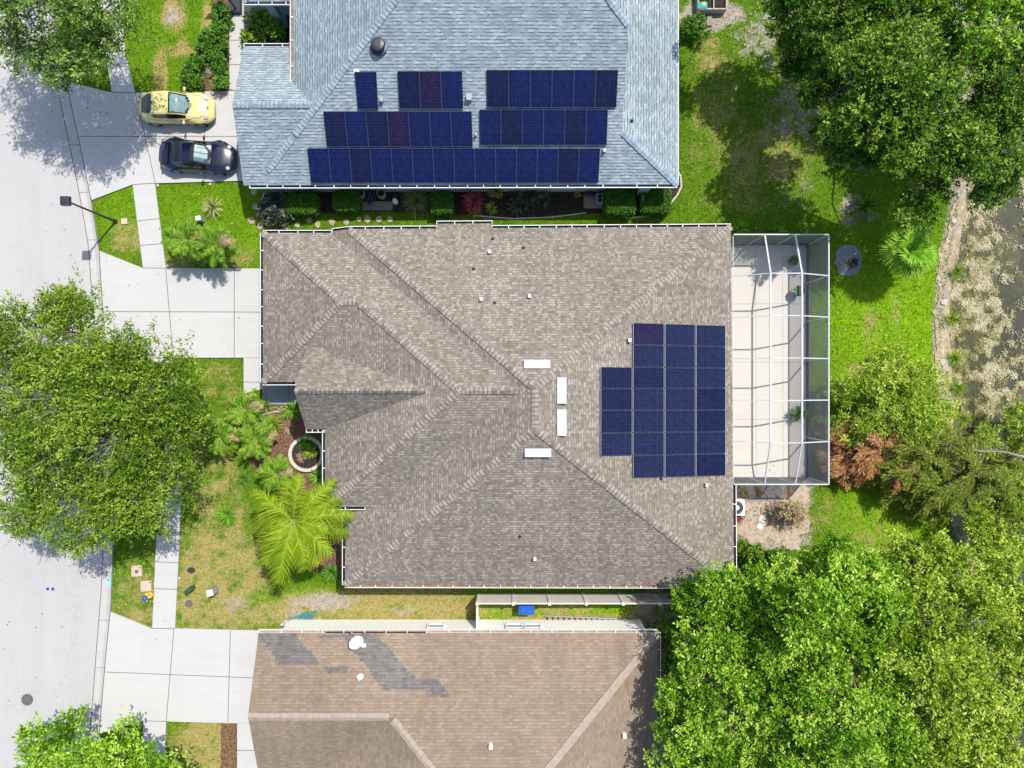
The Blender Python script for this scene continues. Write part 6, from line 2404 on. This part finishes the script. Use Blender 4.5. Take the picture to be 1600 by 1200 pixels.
tuft(435, 60, 'lime green strappy plant in the porch bed', 'strappy_plant', 'plant', M['lf_var'], 50, .55, .06, lift=(.2, 1.2), arch=.9, seed=23)
tuft(322, 118, 'small grey green plant beside the white rock', 'strappy_plant', 'plant', M['lf_grey'], 36, .4, .05, lift=(.2, 1.2), arch=.8, seed=24)
r_, tp_ = pot_plant_base(1236, 409, .26, .4, M['green_plastic'], 'potted_plant', 'dark green pot with a sparse plant in the upper corner of the cage', 'potted plant')
tuft(tp_, 0, '', '', '', M['lf_dark'], 14, .5, .05, lift=(.2, 1.2), seed=30, parent=r_)
r_, tp_ = pot_plant_base(1242, 645, .2, .4, M['terra'], 'potted_plant', 'leafy green potted plant at the lower right inside the cage', 'potted plant')
tuft(tp_, 0, '', '', '', M['lf_hedge'], 60, .55, .14, lift=(.0, 1.2), seed=31, parent=r_, arch=.9)


# feather palms with separate fronds
def palm(name, label, base_px, crown_px, z, nfr, L, mat, leaf, wid, seed, group=None, fan=False, angs=None, droop=.45, nl=34, rise=(.25, .9), lens=None, dead=0, tone=.5, wind=None):
    g = random.Random(seed)
    b = P(*base_px)
    c = P(*crown_px, z)
    root = empty(name, b, label, 'palm', group)
    mb = MB()
    rr = .09 if L < 2 else .15
    mb.tube([b - Vector((0, 0, .1)), b + Vector((0, 0, .15)), b.lerp(c, .6), c], [rr * 1.6, rr * 1.3, rr, rr * .8], 10)
    obj('trunk', mb, M['bark'], root)
    for k in range(nfr):
        a = (angs[k] if angs else 360 * k / nfr + g.uniform(-9, 9))
        a = R(a)
        l = L * (lens[k] if lens else g.uniform(.8, 1.1))
        el = g.uniform(*rise)
        isdead = k < dead
        V, T = [], []
        d0 = Vector((math.cos(a) * math.cos(el), math.sin(a) * math.cos(el), math.sin(el)))
        sd = Vector((-math.sin(a), math.cos(a), 0))
        pts = []
        p, d = c.copy(), d0.copy()
        ns = 14
        for s in range(ns + 1):
            pts.append(p.copy())
            p = p + d * l / ns
            d = (d - Vector((0, 0, droop * 2.2 / ns)) + (Vector(wind) * .035 if wind else Vector((0, 0, 0))) + sd * (g.uniform(-.02, .02))).normalized()
        st_ = MB()
        if not fan:
            st_.tube(pts, [.03 * (1 - .8 * s / ns) * max(.6, L / 3) for s in range(ns + 1)], 5, caps=False)
            for s in range(nl):
                t = .08 + .92 * (s + .5) / nl
                i = min(ns - 1, int(t * ns))
                q = pts[i].lerp(pts[i + 1], t * ns - i)
                dd = (pts[i + 1] - pts[i]).normalized()
                up_ = sd.cross(dd).normalized()
                ll = leaf * (math.sin(math.pi * min(1, .12 + .86 * t)) ** .6) * g.uniform(.85, 1.1)
                for sgn in (1, -1):
                    ang = R(62 - 25 * t + g.uniform(-8, 8))
                    ax = (dd * math.cos(ang) + sd * sgn * math.sin(ang) + up_ * g.uniform(-.05, .4)).normalized()
                    w = ax.cross(up_).normalized() * wid / 2
                    m_ = q + ax * ll * .5
                    e_ = q + ax * ll - Vector((0, 0, ll * g.uniform(.15, .45)))
                    if wind:
                        e_ = e_ + Vector(wind) * ll * .5
                        m_ = m_ + Vector(wind) * ll * .12
                    V.append([tuple(q - w), tuple(q + w), tuple(m_ + w), tuple(m_ - w)])
                    V.append([tuple(m_ - w), tuple(m_ + w), tuple(e_ + w * .15), tuple(e_ - w * .15)])
                    tn = min(1, max(0, tone + g.uniform(-.3, .3)))
                    T += [tn, min(1, tn + .12)]
        else:
            pet = int(ns * .33)
            st_.tube(pts[:pet + 1], [.022] * (pet + 1), 5, caps=False)
            q = pts[pet]
            dd = (pts[pet + 1] - pts[pet]).normalized()
            up_ = sd.cross(dd).normalized()
            for s in range(nl):
                ang = R(-125 + 250 * (s + .5) / nl)
                ll = leaf * (1 - .18 * abs(ang) / 2.2) * g.uniform(.9, 1.06)
                ax = (dd * math.cos(ang) + sd * math.sin(ang) + up_ * g.uniform(.0, .1)).normalized()
                w = ax.cross(up_).normalized() * wid / 2
                m_ = q + ax * ll * .55
                e_ = q + ax * ll - Vector((0, 0, ll * g.uniform(.12, .35)))
                V.append([tuple(q - w * .2), tuple(q + w * .2), tuple(m_ + w), tuple(m_ - w)])
                V.append([tuple(m_ - w), tuple(m_ + w), tuple(e_ + w * .1), tuple(e_ - w * .1)])
                tn = min(1, max(0, tone + g.uniform(-.2, .2)))
                T += [tn, min(1, tn + .15)]
        fr = quads('frond', np.array(V), M['lf_brown'] if isdead else mat, root, np.array(T))
        obj('rachis', st_, M['lf_stalk'], fr)
    return root


M['lf_stalk'] = plain('palm_stalk', (.3, .36, .06), .6, .3, var=.2)
palm('queen_palm', 'large bright yellow green feathery palm in front of the brown roof', (482, 808), (458, 814), 4.3, 22, 2.75, M['lf_palm'], .85, .036, 4,
     angs=[100, 72, 48, 30, 14, -4, -22, -45, -70, -98, -122, -150, 176, 150, 128, 60, 5, -60, -110, 160, 35, -135], lens=[.95, 1.0, 1.12, 1.15, 1.15, 1.1, 1.0, .95, 1.0, 1.2, 1.0, .9, .9, .95, .95, .7, .75, .8, .75, .7, .8, .6], droop=.5, nl=64, rise=(.0, .75), tone=.5, wind=(-.5, -.75, -.1))
for k, (bx, by, cx_, cy_, lab) in enumerate(((303, 377, 292, 375, 'left one of two dwarf palms beside the middle driveway'), (350, 384, 339, 382, 'right one of two dwarf palms beside the middle driveway'))):
    palm('dwarf_palm', lab, (bx, by), (cx_, cy_), 1.7, 32, 1.25, M['lf_pyg'], .38, .034, 10 + k, 'dwarf palms by the middle driveway', droop=.45, nl=24, rise=(.05, 1.1), dead=3)
for k, (bx, by, cx_, cy_, n_, L_, lab) in enumerate(((393, 640, 384, 640, 24, 1.2, 'upper dwarf palm in the red mulch bed under the porch'), (356, 680, 344, 682, 24, 1.2, 'left dwarf palm at the edge of the red mulch bed'), (410, 684, 402, 687, 24, 1.25, 'lower dwarf palm in the middle of the red mulch bed'), (440, 738, 432, 741, 22, 1.1, 'dwarf palm overlapping the top of the big feathery palm'))):
    palm('dwarf_palm', lab, (bx, by), (cx_, cy_), 1.3, n_, L_, M['lf_pyg'], .36, .036, 20 + k, 'dwarf palms in the red mulch bed', droop=.45, nl=22, rise=(.05, 1.0), dead=2, tone=.55)
palm('fan_palm', 'green fan palm with wide leaves beside the pond bank', (1405, 396), (1418, 392), 2.4, 22, 2.3, M['lf_fan'], 1.12, .085, 31, fan=True, droop=.5, nl=34, rise=(.0, 1.25), tone=.6, lens=[1.05, .6, .95, .45, 1.1, .75, 1.0, .5, 1.05, .7, .95, .4, 1.1, .65, 1.0, .55, 1.05, .8, .95, .5, 1.0, .7])

# ------------------------------------------------------------------ grass blades and algae
def inside_poly(px, py, poly):
    r = np.zeros(px.shape, bool)
    n = len(poly)
    for i in range(n):
        x0, y0 = poly[i]
        x1, y1 = poly[(i + 1) % n]
        c_ = ((y0 > py) != (y1 > py)) & (px < (x1 - x0) * (py - y0) / (y1 - y0 + 1e-12) + x0)
        r ^= c_
    return r


EXC = [curbR + [(-400, 1340), (-400, -120)],
       [(100, 128), (172, 145), (213, 146), (410, 142), (410, 283), (243, 287), (208, 289), (145, 313)], [(150, 392), (224, 419), (440, 420), (440, 559), (270, 559), (171, 590)],
       [(170, 955), (238, 981), (273, 981), (430, 985), (430, 1130), (261, 1126), (225, 1125), (150, 1148)], [(150, -60), (183, -60), (212, 146), (176, 145)], [(208, 289), (243, 287), (260, 419), (224, 419)],
       [(237, 559), (273, 559), (286, 720), (274, 981), (239, 981), (248, 720)], [(225, 1125), (261, 1126), (254, 1290), (217, 1290)], [(381, 559), (460, 559), (470, 632), (427, 632), (381, 615)], [(371, 1129), (430, 1129), (430, 1290), (371, 1290)],
       [(359, -80), (470, -80), (470, 142), (359, 142)], [(1110, 383), (1262, 383), (1262, 748), (1110, 748)], [(400, 640), (520, 634), (560, 800), (560, 905), (488, 890), (430, 760), (384, 700)],
       [(414, 304), (940, 298), (940, 332), (860, 338), (740, 336), (560, 330), (450, 346), (412, 330)], [(936, 298), (1050, 270), (1066, 276), (1045, 325), (1000, 340), (955, 335)], [(305, -40), (358, -40), (358, 141), (290, 141), (330, 70)],
       [(1140, 757), (1265, 757), (1240, 850), (1150, 880)], [(420, 375), (1130, 375), (1130, 895), (545, 895), (545, 640), (420, 600)], [(390, -100), (1045, -100), (1045, 300), (390, 300)], [(440, 968), (1000, 968), (1000, 1300), (400, 1300)],
       [(1301, 382), (1349, 382), (1349, 436), (1301, 436)]]
g = np.random.default_rng(77)
N0 = 560000
bx = g.uniform(-29.5, 29.5, N0)
by = g.uniform(-22.3, 22.3, N0)
px_, py_ = 800 + bx * S, 600 - by * S
keep = ~np.any([inside_poly(px_, py_, e) for e in EXC], axis=0) & (bx < bank_x(by) - .1)
rag_ = fbm(bx * 2.1 + 7, by * 2.1, 15, 5)
wear = zone(DRY, bx, by) * (.1 + 1.8 * rag_)
dirt_ = zone(DIRT, bx, by) * (.15 + 1.7 * rag_)
nn = fbm(bx * 1.5, by * 1.5, 21)
keep &= g.random(N0) > np.clip(dirt_ * 1.1, 0, .97)
keep &= g.random(N0) < (.35 + .9 * nn)
bx, by, wear, nn = bx[keep], by[keep], wear[keep], nn[keep]
lush_ = zone(LUSH, bx, by)
n = len(bx)
a_ = g.uniform(0, 2 * math.pi, n)
el = g.uniform(.25, 1.1, n)
ax = np.stack([np.cos(a_) * np.cos(el), np.sin(a_) * np.cos(el), np.sin(el)], -1)
c_ = np.stack([bx, by, gz(bx, by) - .02], -1)
nz_ = fbm(bx * 3, by * 3, 31)
tint = np.clip(.2 + .35 * (nn - .4) + .3 * (nz_ - .5) + .25 * lush_ + np.where(g.random(n) < np.clip(wear * 1.15, .03, .95), .55, 0) + g.normal(size=n) * .1, 0, 1)
V = leaf_quads(c_, ax, np.array([0, 0, 1.0]) + g.normal(size=(n, 3)) * .3, .13 * (.6 + .7 * g.random(n)), .035 * (.6 + .8 * g.random(n)))
tag(quads('grass', V, M['blade'], None, tint), 'short lawn grass, green with dry straw patches', 'grass', None, 'stuff')

# weedy undergrowth along the bank
for k, (px, py, lab) in enumerate(((1492, 425, 'beside the fan palm'), (1486, 500, 'right of the sunny lawn'), (1488, 560, 'below the pale bank rocks'), (1494, 606, 'above the pale bare branch'), (1480, 640, 'at the right end of the feathery bush'), (1502, 655, 'at the water edge above the conifers'))):
    tuft(px, py, 'olive weed clump on the pond bank ' + lab, 'weed_clump', 'weeds', M['lf_yellow'], 110, .6, .03, lift=(0, 1.1), arch=.7, seed=300 + k, tone=.3, group='weed clumps along the pond bank')

# floating algae on the pond
N1 = 330000
ax_ = g.uniform(24.4, 31.5, N1)
ay_ = g.uniform(-9.5, 12.0, N1)
m1 = fbm(ax_ * .55 + 3, ay_ * .55, 41, 5)
m2 = fbm(ax_ * 2.2, ay_ * 2.2, 47, 3)
dens = np.clip((m1 - .33) * 6, 0, 1) * np.clip((m2 - .38) * 6, .04, 1)
dens = np.clip(dens + .75 * np.exp(-((ax_ - bank_x(ay_) - 1.6) / 1.3) ** 2) * np.clip((m2 - .3) * 4, 0, 1), 0, 1)
openw = np.exp(-(((ax_ - 28.2) / 1.6) ** 2 + ((ay_ - 9.5) / 1.6) ** 2)) + .8 * np.exp(-(((ax_ - 28.6) / .9) ** 2 + ((ay_ - 3.2) / 2.4) ** 2))
dens = dens * np.clip(1 - openw * 1.1, 0, 1)
kp = (g.random(N1) < dens) & (ax_ > bank_x(ay_) + .25)
ax_, ay_, m2, m1 = ax_[kp], ay_[kp], m2[kp], m1[kp]
n = len(ax_)
an = g.uniform(0, 6.283, n)
dirv = np.stack([np.cos(an), np.sin(an), g.normal(size=n) * .3], -1)
c_ = np.stack([ax_, ay_, np.full(n, -.42) + .02 + .1 * g.random(n) * np.clip((m2 - .35) * 3, 0, 1)], -1)
sz = .035 + .075 * g.random(n) ** 2
V = leaf_quads(c_, dirv, np.array([0, 0, 1.0]) + g.normal(size=(n, 3)) * .3, sz, sz * .9)
green_side = np.clip((27.2 - ax_) / 2.5, 0, 1) * np.clip((5 - ay_) / 8, 0, 1)
tone = np.clip(.72 + 1.5 * (m2 - .52) - .55 * green_side + g.normal(size=n) * .13, 0, 1)
tag(quads('floating_algae', V, M['algae'], None, tone), 'pale floating algae mats covering the pond', 'algae', None, 'stuff')

# bank rocks
for k, (px, py, s_) in enumerate(((1475, 472, .22), (1477, 508, .18), (1474, 565, .24), (1490, 345, .16))):
    p = P(px, py)
    mb = MB()
    pts = [(p.x + s_ * random.uniform(.7, 1.1) * math.cos(q * .9), p.y + s_ * random.uniform(.7, 1.1) * math.sin(q * .9)) for q in range(7)]
    mb.prism(pts, -.3, s_ * .25)
    tag(obj('bank_rock', mb, M['edging']), ['pale flat rock on the bank right of the fan palm', 'pale flat rock second down along the grassy bank', 'pale rock on the bank right of the sunny lawn', 'small pale rock at the shaded top of the bank'][k], 'rock', 'rocks along the pond bank')

# ================================================================== LIGHT, SKY, CAMERA
sc = bpy.context.scene
EL = R(60.5)
sd_ = Vector((.645 * math.cos(EL), .764 * math.cos(EL), math.sin(EL)))
sun = bpy.data.lights.new('sun', 'SUN')
sun.energy = 3.9
sun.angle = R(.6)
sun.color = (1, .955, .88)
so = bpy.data.objects.new('sun', sun)
so.rotation_euler = sd_.to_track_quat('Z', 'Y').to_euler()
so.location = sd_ * 60
C.objects.link(so)
w = bpy.data.worlds.new('World')
sc.world = w
w.use_nodes = True
nt = w.node_tree
bg = nt.nodes['Background']
sky = nt.nodes.new('ShaderNodeTexSky')
sky.sky_type = 'NISHITA'
sky.sun_disc = False
sky.sun_elevation = EL
sky.sun_rotation = math.atan2(sd_.x, sd_.y)
sky.air_density = 1.0
sky.dust_density = 1.5
nt.links.new(sky.outputs[0], bg.inputs[0])
bg.inputs[1].default_value = .15
cam = bpy.data.cameras.new('camera')
cam.sensor_width = 36
cam.lens = 36 * S * H / 1600
cam.clip_end = 3000
co = bpy.data.objects.new('camera', cam)
co.location = (0, 0, H)
co.rotation_euler = (0, 0, 0)
C.objects.link(co)
sc.camera = co
sc.render.resolution_x, sc.render.resolution_y = 1024, 768
vs = sc.view_settings
vs.view_transform = 'Standard'
vs.look = 'None'
vs.exposure = 0.54
vs.gamma = 1
vs.use_curve_mapping = False
sc.cycles.max_bounces = 8
sc.cycles.transparent_max_bounces = 12
sc.cycles.use_denoising = True
